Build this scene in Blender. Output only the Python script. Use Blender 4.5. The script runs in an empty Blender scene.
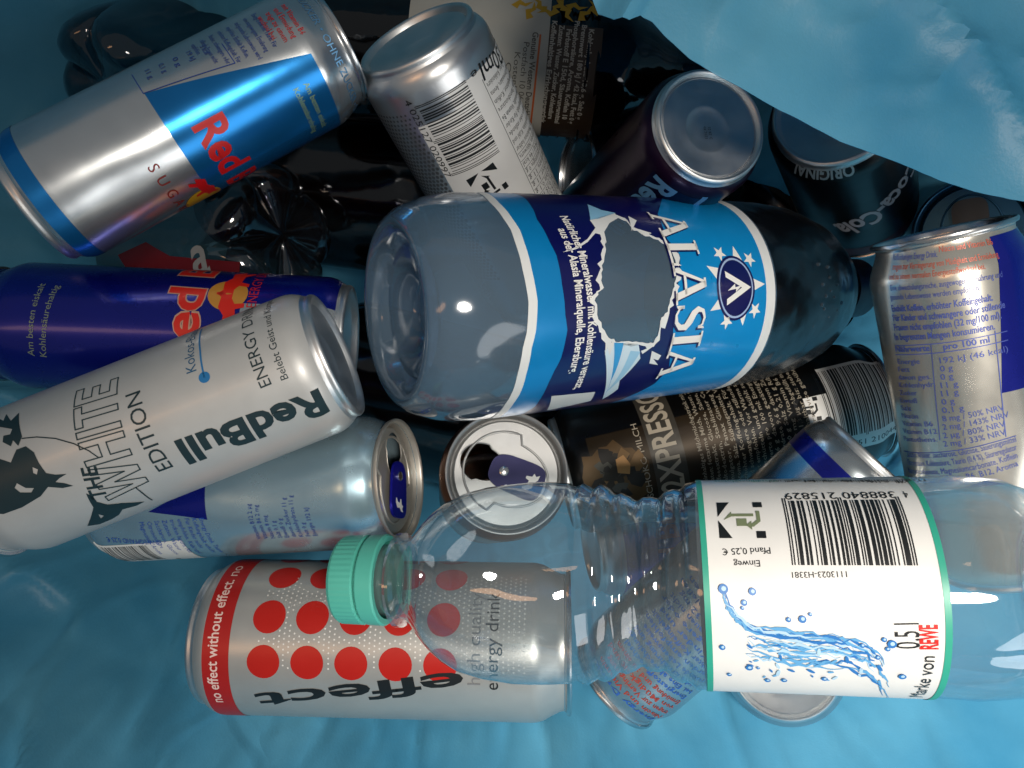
import bpy, bmesh, math, random
from mathutils import Vector, Matrix, noise
from mathutils.geometry import tessellate_polygon
random.seed(7)
SC = bpy.context.scene
COL = SC.collection
PI = math.pi
U = 0.01            # everything below is written in centimetres

# ------------------------------------------------------------------ camera, light, exposure
CAMZ = 56.0
F = 739.0
CAM = Vector((0, 0, CAMZ))
cd = bpy.data.cameras.new("camera")
cam = bpy.data.objects.new("camera", cd)
COL.objects.link(cam)
cam.location = CAM * U
cd.sensor_width = 36
cd.lens = 36 * F / 1024
cd.clip_start = 0.005
cd.clip_end = 50
SC.camera = cam

def lin(h):
    h = h.lstrip('#')
    o = []
    for i in (0, 2, 4):
        v = int(h[i:i + 2], 16) / 255
        o.append(v / 12.92 if v <= .04045 else ((v + .055) / 1.055) ** 2.4)
    return (*o, 1)

W = bpy.data.worlds.new("World")
SC.world = W
W.use_nodes = True
bg = W.node_tree.nodes['Background']
bg.inputs[0].default_value = lin('#b6bcc0')
bg.inputs[1].default_value = 0.33

def area(name, loc, target, sx, sy, power, col, spread=180):
    l = bpy.data.lights.new(name, 'AREA')
    l.shape = 'ELLIPSE'
    l.size = sx * U
    l.size_y = sy * U
    l.energy = power
    l.color = lin(col)[:3]
    l.spread = math.radians(spread)
    o = bpy.data.objects.new(name, l)
    COL.objects.link(o)
    o.location = Vector(loc) * U
    o.rotation_euler = (Vector(target) - Vector(loc)).to_track_quat('-Z', 'Y').to_euler()
    return o
area("ceiling_lamp", (13, -3, 95), (11, -12, 25), 14, 10, 0.72, '#fff6ea', 64)
area("window_light", (85, -75, 105), (5, -6, 25), 90, 60, 4.2, '#f6f6f4')
area("side_window", (66, -62, 20), (18, -20, 18), 50, 36, 2.3, '#f4f8fa', 80)
area("warm_lamp", (-70, -10, 150), (-5, 5, 30), 14, 60, 0.8, '#ffc08a')
SC.view_settings.view_transform = 'Standard'
SC.view_settings.look = 'None'
SC.view_settings.exposure = 0
SC.view_settings.gamma = 1
SC.cycles.max_bounces = 14
SC.cycles.transparent_max_bounces = 24
SC.cycles.caustics_reflective = False

def at(px, py, D):
    return Vector(((px - 512) / F * D, (384 - py) / F * D, CAMZ - D))

# ------------------------------------------------------------------ materials
_m = {}
def newmat(key):
    m = bpy.data.materials.new(key)
    m.use_nodes = True
    _m[key] = m
    nt = m.node_tree
    return m, nt, nt.nodes['Principled BSDF'], nt.nodes, nt.links

def P(col, metal=0.0, rough=.4, coat=0.0, grain=.25, key=None):
    """ink, paint or metal: procedural roughness and tiny tone variation, no flat surfaces"""
    key = key or f"finish {col} {metal} {rough} {coat}"
    if key in _m: return _m[key]
    m, nt, b, N, L = newmat(key)
    tc = N.new('ShaderNodeTexCoord')
    n1 = N.new('ShaderNodeTexNoise'); n1.inputs['Scale'].default_value = 90; n1.inputs['Detail'].default_value = 5
    L.new(tc.outputs['Object'], n1.inputs['Vector'])
    mr = N.new('ShaderNodeMapRange')
    mr.inputs['To Min'].default_value = max(.03, rough * (1 - grain)); mr.inputs['To Max'].default_value = rough * (1 + grain)
    L.new(n1.outputs['Fac'], mr.inputs['Value']); L.new(mr.outputs[0], b.inputs['Roughness'])
    hs = N.new('ShaderNodeMix'); hs.data_type = 'RGBA'
    c = lin(col)
    hs.inputs['A'].default_value = tuple(x * .9 for x in c[:3]) + (1,)
    hs.inputs['B'].default_value = tuple(min(1, x * 1.06) for x in c[:3]) + (1,)
    L.new(n1.outputs['Fac'], hs.inputs['Factor']); L.new(hs.outputs['Result'], b.inputs['Base Color'])
    b.inputs['Metallic'].default_value = metal
    b.inputs['Coat Weight'].default_value = coat
    b.inputs['Coat Roughness'].default_value = .12
    n2 = N.new('ShaderNodeTexNoise'); n2.inputs['Scale'].default_value = 22; n2.inputs['Detail'].default_value = 3
    L.new(tc.outputs['Object'], n2.inputs['Vector'])
    bp = N.new('ShaderNodeBump'); bp.inputs['Strength'].default_value = .1; bp.inputs['Distance'].default_value = .004
    L.new(n2.outputs['Fac'], bp.inputs['Height']); L.new(bp.outputs[0], b.inputs['Normal'])
    return m

def PET(tint='#e8f0f2', haze=0.0, hazecol='#8090a0', wob=.25, gloss=.95, key=None, wscale=40, rough=.05, gmin=.055):
    key = key or f"clear plastic {tint} {haze} {hazecol} {wob}"
    if key in _m: return _m[key]
    m, nt, b, N, L = newmat(key)
    N.remove(b)
    out = N['Material Output']
    tc = N.new('ShaderNodeTexCoord')
    n2 = N.new('ShaderNodeTexNoise'); n2.inputs['Scale'].default_value = wscale; n2.inputs['Detail'].default_value = 2.5
    L.new(tc.outputs['Object'], n2.inputs['Vector'])
    bp = N.new('ShaderNodeBump'); bp.inputs['Strength'].default_value = wob; bp.inputs['Distance'].default_value = .01
    L.new(n2.outputs['Fac'], bp.inputs['Height'])
    lw = N.new('ShaderNodeLayerWeight'); lw.inputs['Blend'].default_value = .5
    L.new(bp.outputs[0], lw.inputs['Normal'])
    pw = N.new('ShaderNodeMath'); pw.operation = 'POWER'; pw.inputs[1].default_value = 2.7
    L.new(lw.outputs['Facing'], pw.inputs[0])
    mr = N.new('ShaderNodeMapRange'); mr.inputs['To Min'].default_value = gmin; mr.inputs['To Max'].default_value = gloss
    L.new(pw.outputs[0], mr.inputs['Value'])
    tr = N.new('ShaderNodeBsdfTransparent'); tr.inputs[0].default_value = lin(tint)
    gl = N.new('ShaderNodeBsdfGlossy'); gl.inputs['Roughness'].default_value = rough
    gl.inputs[0].default_value = (.95, .97, 1, 1)
    L.new(bp.outputs[0], gl.inputs['Normal'])
    base = tr.outputs[0]
    if haze > 0:
        df = N.new('ShaderNodeBsdfDiffuse'); df.inputs[0].default_value = lin(hazecol)
        tl = N.new('ShaderNodeBsdfTranslucent'); tl.inputs[0].default_value = lin(hazecol)
        m1 = N.new('ShaderNodeMixShader'); m1.inputs[0].default_value = .4
        L.new(df.outputs[0], m1.inputs[1]); L.new(tl.outputs[0], m1.inputs[2])
        m2 = N.new('ShaderNodeMixShader'); m2.inputs[0].default_value = haze
        L.new(tr.outputs[0], m2.inputs[1]); L.new(m1.outputs[0], m2.inputs[2])
        base = m2.outputs[0]
    mx = N.new('ShaderNodeMixShader')
    L.new(mr.outputs[0], mx.inputs[0]); L.new(base, mx.inputs[1]); L.new(gl.outputs[0], mx.inputs[2])
    L.new(mx.outputs[0], out.inputs['Surface'])
    return m

def bag_material():
    m, nt, b, N, L = newmat("blue bag film")
    tc = N.new('ShaderNodeTexCoord')
    n1 = N.new('ShaderNodeTexNoise'); n1.inputs['Scale'].default_value = 14; n1.inputs['Detail'].default_value = 7
    L.new(tc.outputs['Object'], n1.inputs['Vector'])
    cr = N.new('ShaderNodeValToRGB')
    cr.color_ramp.elements[0].position = .3; cr.color_ramp.elements[0].color = lin('#4797bc')
    cr.color_ramp.elements[1].position = .7; cr.color_ramp.elements[1].color = lin('#69b3d0')
    L.new(n1.outputs['Fac'], cr.inputs[0]); L.new(cr.outputs[0], b.inputs['Base Color'])
    b.inputs['Roughness'].default_value = .42
    b.inputs['Specular IOR Level'].default_value = .45
    n2 = N.new('ShaderNodeTexNoise'); n2.inputs['Scale'].default_value = 900; n2.inputs['Detail'].default_value = 3
    n3 = N.new('ShaderNodeTexNoise'); n3.inputs['Scale'].default_value = 13; n3.inputs['Detail'].default_value = 2.5; n3.inputs['Distortion'].default_value = .2
    for n in (n2, n3): L.new(tc.outputs['Object'], n.inputs['Vector'])
    b1 = N.new('ShaderNodeBump'); b1.inputs['Strength'].default_value = .10; b1.inputs['Distance'].default_value = .001
    b2 = N.new('ShaderNodeBump'); b2.inputs['Strength'].default_value = .28; b2.inputs['Distance'].default_value = .012
    L.new(n2.outputs['Fac'], b1.inputs['Height']); L.new(n3.outputs['Fac'], b2.inputs['Height'])
    n4 = N.new('ShaderNodeTexNoise'); n4.inputs['Scale'].default_value = 7; n4.inputs['Detail'].default_value = 3
    L.new(tc.outputs['Object'], n4.inputs['Vector'])
    va = N.new('ShaderNodeMix'); va.data_type = 'VECTOR'; va.inputs['Factor'].default_value = .16
    L.new(tc.outputs['Object'], va.inputs['A']); L.new(n4.outputs['Color'], va.inputs['B'])
    vo = N.new('ShaderNodeTexVoronoi'); vo.feature = 'DISTANCE_TO_EDGE'; vo.inputs['Scale'].default_value = 17
    L.new(va.outputs['Result'], vo.inputs['Vector'])
    vm = N.new('ShaderNodeMapRange'); vm.inputs['From Max'].default_value = .12; vm.interpolation_type = 'SMOOTHSTEP'
    L.new(vo.outputs['Distance'], vm.inputs['Value'])
    ms = N.new('ShaderNodeTexNoise'); ms.inputs['Scale'].default_value = 10
    L.new(tc.outputs['Object'], ms.inputs['Vector'])
    msr = N.new('ShaderNodeMapRange'); msr.inputs['From Min'].default_value = .45; msr.inputs['From Max'].default_value = .65; msr.inputs['To Max'].default_value = .22
    L.new(ms.outputs['Fac'], msr.inputs['Value'])
    b3 = N.new('ShaderNodeBump'); b3.inputs['Distance'].default_value = .004
    L.new(msr.outputs[0], b3.inputs['Strength']); L.new(vm.outputs[0], b3.inputs['Height']); L.new(b2.outputs[0], b3.inputs['Normal'])
    L.new(b3.outputs[0], b1.inputs['Normal']); L.new(b1.outputs[0], b.inputs['Normal'])
    tl = N.new('ShaderNodeBsdfTranslucent'); L.new(cr.outputs[0], tl.inputs[0]); L.new(b1.outputs[0], tl.inputs['Normal'])
    mx = N.new('ShaderNodeMixShader'); mx.inputs[0].default_value = .42
    L.new(b.outputs[0], mx.inputs[1]); L.new(tl.outputs[0], mx.inputs[2])
    L.new(mx.outputs[0], N['Material Output'].inputs['Surface'])
    return m

ALU = P('#d2d3d4', 1, .24, key='bare aluminium')
ALUB = P('#dfe0e0', 1, .4, key='bottom aluminium ring')
ALUD = P('#b9babc', 1, .32, key='dull aluminium')
BLACK = P('#0a0a0b', 0, .45)
INK = P('#15181a', 0, .4)
WHITE = P('#e6e4df', 0, .42)
BAG = bag_material()

# ------------------------------------------------------------------ mesh helpers
def mesh_obj(name, verts, faces, mats, mi=None, parent=None, smooth=True, label=None, angle=38):
    me = bpy.data.meshes.new(name)
    me.from_pydata([tuple(c * U for c in v) for v in verts], [], faces)
    for m in mats: me.materials.append(m)
    if mi: me.polygons.foreach_set('material_index', mi)
    me.validate()
    if smooth:
        me.shade_smooth()
        me.set_sharp_from_angle(angle=math.radians(angle))
    o = bpy.data.objects.new(name, me)
    COL.objects.link(o)
    if parent: o.parent = parent
    if label: o['label'] = label
    return o

def tag(o, label, cat, group=None, kind=None):
    o['label'] = label; o['category'] = cat
    if group: o['group'] = group
    if kind: o['kind'] = kind

SEG = 96
_tx = {}
def text_mesh(s, bold=0, shear=0, res=3, space=1.0):
    k = (s, bold, shear, res, space)
    if k in _tx: return _tx[k]
    cu = bpy.data.curves.new('lettering', 'FONT')
    cu.body = s; cu.offset = bold; cu.shear = shear; cu.resolution_u = res; cu.space_character = space
    ob = bpy.data.objects.new('lettering', cu)
    me = ob.to_mesh()
    v = [(p.co.x, p.co.y) for p in me.vertices]
    f = [tuple(p.vertices) for p in me.polygons]
    ob.to_mesh_clear(); bpy.data.objects.remove(ob); bpy.data.curves.remove(cu)
    _tx[k] = (v, f)
    return v, f

EAN = {'L': "0001101 0011001 0010011 0111101 0100011 0110001 0101111 0111011 0110111 0001011".split()}
EAN['R'] = [''.join('10'[int(b)] for b in c) for c in EAN['L']]
EAN['G'] = [c[::-1] for c in EAN['R']]
PAR = "LLLLLL LLGLGG LLGGLG LLGGGL LGLLGG LGGLLG LGGGLL LGLGLG LGLGGL LGGLGL".split()
def ean_bits(d):
    s = '101'
    for i, c in enumerate(d[1:7]): s += EAN[PAR[int(d[0])][i]][int(c)]
    s += '01010'
    for c in d[7:]: s += EAN['R'][int(c)]
    return s + '101'

NRM = {}
class Cyl:
    """a round container: its axis is local X, the side turned to the camera local +Z"""
    def __init__(s, name, label, cat, A, B, R, L=None, group=None):
        a, b = at(*A), at(*B)
        X = (b - a).normalized()
        s.L = L or (b - a).length
        n = CAM - (a + X * s.L / 2)
        n = (n - X * n.dot(X)).normalized()
        Y = n.cross(X)
        s.M = Matrix(((X.x, Y.x, n.x), (X.y, Y.y, n.y), (X.z, Y.z, n.z)))
        s.a = a; s.R = R; s.n = n; s.X = X; s.Y = Y
        e = bpy.data.objects.new(name, None)
        COL.objects.link(e)
        e.empty_display_size = .01
        e.matrix_world = Matrix.Translation(a * U) @ s.M.to_4x4()
        tag(e, label, cat, group)
        s.root = e
        s.buf = {}
        s.prof = [(-99, R), (99, R)]
        s.dents = (); s.tgrid = ()
    def dip(s, t, a):
        d = 0
        for (td, sd, wt, ws, dep) in s.dents:
            da = (a - sd / s.R + PI) % (2 * PI) - PI
            d += dep * math.exp(-((t - td) / wt) ** 2 - (da * s.R / ws) ** 2)
        return d
    def rad(s, t):
        p = s.prof
        for (t0, r0), (t1, r1) in zip(p, p[1:]):
            if t <= t1: return r0 + (r1 - r0) * (t - t0) / max(1e-9, t1 - t0)
        return p[-1][1]
    def ray(s, px, py):
        d = at(px, py, 10) - CAM
        MT = s.M.transposed()
        return MT @ (CAM - s.a), MT @ d
    def P(s, px, py, R=None):
        """pixel of the photograph -> (t, s) on the unrolled side"""
        R = R or s.R
        o, d = s.ray(px, py)
        A = d.y ** 2 + d.z ** 2; Bq = o.y * d.y + o.z * d.z; C = o.y ** 2 + o.z ** 2 - R * R
        disc = Bq * Bq - A * C
        k = (-Bq - math.sqrt(max(0, disc))) / A
        p = o + d * k
        return p.x, s.R * math.atan2(p.y, p.z)
    def end(s, px, py, t):
        o, d = s.ray(px, py)
        p = o + d * ((t - o.x) / d.x)
        return p.y, p.z
    def lathe(s, name, prof, mat, parent=None, seg=SEG, mats=None, label=None, wob=None, angle=38):
        V, Fc, mi = [], [], []
        n = len(prof)
        for (t, r) in prof:
            for k in range(seg):
                a = 2 * PI * k / seg
                rr = max(r, 1e-4)
                if wob: rr, tt = wob(t, rr, a)
                else: tt = t
                V.append((tt, rr * math.sin(a), rr * math.cos(a)))
        for i in range(n - 1):
            for k in range(seg):
                k2 = (k + 1) % seg
                Fc.append((i * seg + k, i * seg + k2, (i + 1) * seg + k2, (i + 1) * seg + k))
                mi.append(mats[i] if mats else 0)
        return mesh_obj(name, V, Fc, mat if isinstance(mat, list) else [mat], mi, parent or s.root, label=label, angle=angle)
    def emit(s, part, verts2, faces, mat, layer=1):
        """flat drawing on the unrolled side -> bent onto the side, layer by layer"""
        bm = bmesh.new()
        vs = [bm.verts.new((x, y, 0)) for x, y in verts2]
        for f in faces:
            if len(set(f)) > 2:
                try: bm.faces.new([vs[i] for i in f])
                except ValueError: pass
        smin = min(v[1] for v in verts2); smax = max(v[1] for v in verts2)
        st = 2 * PI * s.R / SEG
        k = math.ceil(smin / st)
        while k * st < smax:
            g = bm.verts[:] + bm.edges[:] + bm.faces[:]
            bmesh.ops.bisect_plane(bm, geom=g, dist=1e-5, plane_co=(0, k * st, 0), plane_no=(0, 1, 0))
            k += 1
        tmin = min(v[0] for v in verts2); tmax = max(v[0] for v in verts2)
        for t in sorted(set([p[0] for p in s.prof] + list(s.tgrid))):
            if tmin < t < tmax:
                g = bm.verts[:] + bm.edges[:] + bm.faces[:]
                bmesh.ops.bisect_plane(bm, geom=g, dist=1e-5, plane_co=(t, 0, 0), plane_no=(1, 0, 0))
        bm.verts.index_update()
        off = .004 + .006 * layer
        b = s.buf.setdefault(part, ([], [], [], []))
        base = len(b[0])
        if mat not in b[2]: b[2].append(mat)
        i = b[2].index(mat)
        for v in bm.verts:
            t = v.co.x; a = v.co.y / s.R
            # follow the flat facets of the side so that layers never sink into it
            fa = 2 * PI / SEG; q = (a / fa) - math.floor(a / fa + 1e-6); q = min(1, max(0, q))
            rr = s.rad(t) + off - s.dip(t, a)
            a0 = math.floor(a / fa + 1e-6) * fa
            y = rr * (math.sin(a0) * (1 - q) + math.sin(a0 + fa) * q)
            z = rr * (math.cos(a0) * (1 - q) + math.cos(a0 + fa) * q)
            b[0].append((t, y, z)); NRM.setdefault(id(b), []).append((0, math.sin(a), math.cos(a)))
        for f in bm.faces:
            ids = [base + v.index for v in f.verts]
            if f.normal.z < 0: ids.reverse()
            b[1].append(ids); b[3].append(i)
        bm.free()
    def poly(s, part, pts, mat, layer=1, holes=(), px=True):
        loops = [pts] + list(holes)
        if px: loops = [[s.P(*p) for p in l] for l in loops]
        flat = [p for l in loops for p in l]
        tri = tessellate_polygon([[Vector((x, y, 0)) for x, y in l] for l in loops])
        s.emit(part, flat, tri, mat, layer)
    def band(s, part, t0, t1, mat, layer=1, s0=None, s1=None):
        s0 = -PI * s.R if s0 is None else s0
        s1 = PI * s.R if s1 is None else s1
        s.emit(part, [(t0, s0), (t1, s0), (t1, s1), (t0, s1)], [(0, 1, 2, 3)], mat, layer)
    def frame(s, p0, p1, px=True):
        if px: p0, p1 = s.P(*p0), s.P(*p1)
        dx, dy = p1[0] - p0[0], p1[1] - p0[1]
        l = math.hypot(dx, dy)
        return p0, (dx / l, dy / l), l
    def text(s, part, body, p0, p1, mat, h=None, bold=0, shear=0, layer=2, res=3, space=1.0, px=True, natural=None):
        o, d, l = s.frame(p0, p1, px)
        v, f = text_mesh(body, bold, shear, res, space)
        if not v: return
        x0 = min(p[0] for p in v); x1 = max(p[0] for p in v)
        kx = natural or l / (x1 - x0)
        ky = h / .72 if h else kx
        pts = [(o[0] + d[0] * (x - x0) * kx - d[1] * y * ky, o[1] + d[1] * (x - x0) * kx + d[0] * y * ky) for x, y in v]
        s.emit(part, pts, f, mat, layer)
    def para(s, part, lines, p0, p1, mat, lead, h, layer=2, bold=0, px=True, just=False):
        o, d, l = s.frame(p0, p1, px)
        widths = []
        for b in lines:
            v, _ = text_mesh(b, bold, 0, 1)
            widths.append(max(p[0] for p in v) - min(p[0] for p in v))
        k = l / max(widths)
        for i, b in enumerate(lines):
            q = (o[0] + d[1] * lead * i, o[1] - d[0] * lead * i)
            w = l if just else widths[i] * k
            s.text(part, b, q, (q[0] + d[0] * w, q[1] + d[1] * w), mat, h=h, bold=bold, layer=layer, res=1, px=False)
    def quad(s, part, o, d, x0, y0, x1, y1, mat, layer=1):
        pts = [(o[0] + d[0] * x - d[1] * y, o[1] + d[1] * x + d[0] * y) for x, y in ((x0, y0), (x1, y0), (x1, y1), (x0, y1))]
        s.emit(part, pts, [(0, 1, 2, 3)], mat, layer)
    def shape(s, part, o, d, k, pts, mat, layer=2, holes=()):
        g = lambda l: [(o[0] + d[0] * x * k - d[1] * y * k, o[1] + d[1] * x * k + d[0] * y * k) for x, y in l]
        s.poly(part, g(pts), mat, layer, [g(h) for h in holes], px=False)
    def barcode(s, part, digits, p0, p1, h, mat, layer=2, px=True, white=None, margin=.15):
        o, d, l = s.frame(p0, p1, px)
        bits = ean_bits(digits)
        w = l / len(bits)
        if white: s.quad(part, o, d, -margin * 1.6, -.32, l + margin, h + margin * .6, white, layer - 1)
        i = 0
        while i < len(bits):
            j = i
            while j < len(bits) and bits[j] == bits[i]: j += 1
            if bits[i] == '1':
                long = i < 3 or i > 91 or 44 < i < 50
                s.quad(part, o, d, i * w, -.12 if long else 0, j * w - w * .08, h, mat, layer)
            i = j
    def disc(s, part, c, r, mat, layer=1, px=True, ry=None, n=28, d=(1, 0)):
        if px: c = s.P(*c)
        ry = ry or r
        pts = []
        for k in range(n):
            x, y = r * math.cos(2 * PI * k / n), ry * math.sin(2 * PI * k / n)
            pts.append((c[0] + d[0] * x - d[1] * y, c[1] + d[1] * x + d[0] * y))
        s.emit(part, pts, [tuple(range(n))], mat, layer)
    def line(s, part, pts, w, mat, layer=2, px=True):
        if px: pts = [s.P(*p) for p in pts]
        for a, b in zip(pts, pts[1:]):
            o, d, l = s.frame(a, b, False)
            s.quad(part, o, d, -w * .3, -w / 2, l + w * .3, w / 2, mat, layer)
    def deposit(s, part, p0, p1, mat, green, layer=2):
        """deposit mark: corner blocks, bottle and can outline, bent arrow"""
        o, d, l = s.frame(p0, p1)
        S = lambda pts, m=mat: s.shape(part, o, d, l, pts, m, layer)
        S([(0, 0), (.28, 0), (0, .45)]); S([(0, .55), (.28, 1), (0, 1)])
        S([(.8, 0), (1, 0), (1, .17), (.8, .17)]); S([(.8, .83), (1, .83), (1, 1), (.8, 1)])
        S([(.12, .46), (.3, .56), (.78, .56), (.78, .64), (.3, .64), (.3, .7)], green)
        S([(.4, .3), (.62, .3), (.62, .5), (.4, .5)], green)
        S([(.68, .28), (.76, .28), (.92, .42), (.92, .72), (.84, .72), (.84, .46), (.72, .36)], green)
        S([(.6, .32), (.72, .2), (.72, .44)], green)
    def finish(s, names=None, parents=None):
        for k, bb in s.buf.items():
            V, Fc, M, mi = bb
            par = (parents or {}).get(k, s.root)
            o = mesh_obj(k, V, Fc, M, mi, par, smooth=True, angle=180)
            nr = NRM.pop(id(bb))
            if len(nr) == len(o.data.vertices): o.data.normals_split_custom_set_from_vertices(nr)
        s.buf = {}

def tube(V, Fc, pts, r, n=8):
    base = len(V)
    for i, p in enumerate(pts):
        d = (Vector(pts[min(i + 1, len(pts) - 1)]) - Vector(pts[max(i - 1, 0)])).normalized()
        u = d.orthogonal().normalized() if i == 0 else (u - d * u.dot(d)).normalized()
        w = d.cross(u)
        for k in range(n):
            a = 2 * PI * k / n
            V.append(tuple(Vector(p) + u * r * math.cos(a) + w * r * math.sin(a)))
    for i in range(len(pts) - 1):
        for k in range(n):
            Fc.append((base + i * n + k, base + i * n + (k + 1) % n, base + (i + 1) * n + (k + 1) % n, base + (i + 1) * n + k))

# ------------------------------------------------------------------ cans
def can(name, label, A, B, R, L, base_at='A', side=None, group='drink cans in the bag', opened=None, lid_mat=None, tab_mat=None, dents=(), dome=1):
    c = Cyl(name, label, 'can', A, B, R, L, group)
    k = R / 2.65
    fl = (lambda t: t) if base_at == 'A' else (lambda t: L - t)
    sd = lambda l: l if base_at == 'A' else l
    side = side or ALU
    body = [(.38, R - .26 * k), (.5, R - .17 * k), (.7, R - .07), (.9, R - .015), (1.1, R)]
    nt = 44 if dents else 14
    for i in range(1, nt): body.append((1.1 + (L - 2.6) * i / nt, R))
    body += [(L - 1.5, R), (L - 1.35, R - .015), (L - 1.1, R - .08), (L - .6, R - .3 * k), (L - .38, R - .38 * k), (L - .25, R - .38 * k), (L - .2, R - .34 * k)]
    wob = None
    if dents:
        c.dents = dents
        def wob(t, r, a): return r - c.dip(t, a), t
    pb = [(fl(t), r) for t, r in body]
    if base_at == 'B': pb.reverse()
    c.prof = [(t, r) for i, (t, r) in enumerate(pb) if not (1.101 < fl(t) < L - 1.501)]
    c.lathe('body', pb, side, wob=wob)
    if dents: c.tgrid = [t for t, r in pb]
    dm = lambda v: .1 + (v - .1) * dome
    base = [(dm(1.05), .0), (dm(1.0), .5 * k), (dm(.93), .86 * k), (dm(.93) - .04, .92 * k), (dm(.82), 1.0 * k), (dm(.5), 1.55 * k), (dm(.34), R - .66 * k), (min(.3, dm(.5)), R - .60 * k), (.09, R - .52 * k), (.02, R - .47 * k), (0, R - .42 * k), (.025, R - .36 * k), (.09, R - .315 * k), (.16, R - .305 * k), (.23, R - .32 * k), (.28, R - .31 * k), (.38, R - .26 * k)]
    p = [(fl(t), r) for t, r in base]
    if base_at == 'B': p.reverse()
    c.base = c.lathe('base', p, ALUB)
    seam = [(L - .2, R - .34 * k), (L - .17, R - .25 * k), (L - .08, R - .22 * k), (L - .01, R - .24 * k), (L, R - .28 * k), (L - .03, R - .33 * k), (L - .1, R - .36 * k),
            (L - .62, R - .42 * k), (L - .66, R - .46 * k), (L - .6, R - .52 * k), (L - .42, R - .54 * k), (L - .36, R - .60 * k)]
    rp = R - .6 * k
    c.lidt = fl(L - .36)
    if opened is None:
        seam += [(L - .355, rp * .6), (L - .36, 0)]
    p = [(fl(t), r) for t, r in seam]
    if base_at == 'B': p.reverse()
    c.lid = c.lathe('lid', p, lid_mat or ALU)
    if opened is not None:
        open_lid(c, rp, fl, L, opened, lid_mat or ALU, tab_mat or ALU)
    return c

def open_lid(c, rp, fl, L, op, lm, tm):
    """panel with a poured-out mouth; op = ((mouth y,z), direction angle)"""
    sg = 1 if fl(1) > fl(0) else -1
    t = c.lidt
    ang = op
    d = Vector((math.cos(ang), math.sin(ang))); e = Vector((-d.y, d.x))
    outer = [(rp * math.cos(2 * PI * k / 64), rp * math.sin(2 * PI * k / 64)) for k in range(64)]
    hole = []
    for k in range(36):
        a = 2 * PI * k / 36
        x = math.cos(a) * .92; y = math.sin(a) * (.80 if math.cos(a) > 0 else .68)
        q = d * (rp * .50 + x) + e * y
        hole.append((q.x, q.y))
    tri = tessellate_polygon([[Vector((x, y, 0)) for x, y in outer], [Vector((x, y, 0)) for x, y in hole]])
    pts = outer + hole
    V = [(t, y, z) for y, z in pts]
    Fc = [tuple(f) for f in tri]
    # rolled lip of the mouth
    lip = [(t - sg * .02, y, z) for y, z in hole] + [(t - sg * .02, *hole[0])]
    tube(V, Fc, lip, .035, 6)
    # raised bead round the panel
    bead = []
    for k in range(61):
        a = 2 * PI * k / 60
        x = math.cos(a) * rp * .84; y = math.sin(a) * rp * (.80 if math.cos(a) > 0 else .62)
        q = d * x + e * y
        bead.append((t, q.x, q.y))
    tube(V, Fc, bead, .05, 8)
    mesh_obj('panel', V, Fc, [lm], None, c.lid)
    # pull tab
    oc = []
    for k in range(40):
        a = 2 * PI * k / 40
        ca, sa = math.cos(a), math.sin(a)
        x = math.copysign(abs(ca) ** .55, ca) * 1.12; y = math.copysign(abs(sa) ** .6, sa) * (.72 - .1 * ca)
        oc.append((x, y))
    hl = [(-.55 + math.cos(2 * PI * k / 24) * .36, math.sin(2 * PI * k / 24) * .42) for k in range(24)] if tm is ALU else None
    loops = [oc] + ([hl] if hl else [])
    tri = tessellate_polygon([[Vector((x, y, 0)) for x, y in l] for l in loops])
    flat = [p for l in loops for p in l]
    V = []; Fc = []
    off = -.42
    for hgt in (.16, .26):
        for x, y in flat:
            q = d * (x + off) + e * y
            V.append((t + sg * hgt, q.x, q.y))
    n = len(flat)
    for f in tri:
        Fc.append(tuple(f)); Fc.append(tuple(i + n for i in reversed(f)))
    st = 0
    for l in loops:
        for k in range(len(l)):
            a, b = st + k, st + (k + 1) % len(l)
            Fc.append((a, b, b + n, a + n))
        st += len(l)
    tab = mesh_obj('pull_tab', V, Fc, [tm], None, c.lid, angle=30)
    # rivet and emblem on the tab
    V = []; Fc = []
    q = d * .12
    for i, (h, r) in enumerate(((.26, .2), (.31, .19), (.34, .12), (.345, .001))):
        for k in range(20):
            a = 2 * PI * k / 20
            V.append((t + sg * h, q.x + r * math.cos(a), q.y + r * math.sin(a)))
    for i in range(3):
        for k in range(20):
            Fc.append((i * 20 + k, i * 20 + (k + 1) % 20, (i + 1) * 20 + (k + 1) % 20, (i + 1) * 20 + k))
    V2 = []; F2 = []
    mi = [0] * len(Fc)
    mesh_obj('rivet', V, Fc, [ALU], mi, c.lid)
    if tm.name.startswith(('finish #0d0d4a', 'finish #16189a')):
        bull = [(-.30, -.05), (-.18, .12), (.0, .10), (.12, .22), (.30, .24), (.22, .12), (.30, .02), (.18, -.02), (.14, -.22), (.06, -.22), (.02, -.08), (-.14, -.10), (-.24, -.24), (-.30, -.22)]
        vv = []
        for x, y in bull:
            q = d * (-1.02 - y * 1.1) + e * (x * 1.2)
            vv.append((t + sg * .266, q.x, q.y))
        tri = tessellate_polygon([[Vector((x, y, 0)) for x, y in bull]])
        mesh_obj('emblem', vv, [tuple(f) for f in tri], [WHITE], None, c.lid, smooth=False)

SIL = P('#d3d6d8', .88, .25)
SILW = P('#cfcfcd', .75, .36)
BLUM = P('#1e7cc2', .7, .24)
NAVY = P('#0e1a8c', .55, .28, .4)
REDI = P('#d01a1c', .1, .35)
REDM = P('#c41d18', .3, .32)
TXB = P('#1c3f94', .1, .4)
PAPER = P('#e9e8e4', 0, .5)

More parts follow.
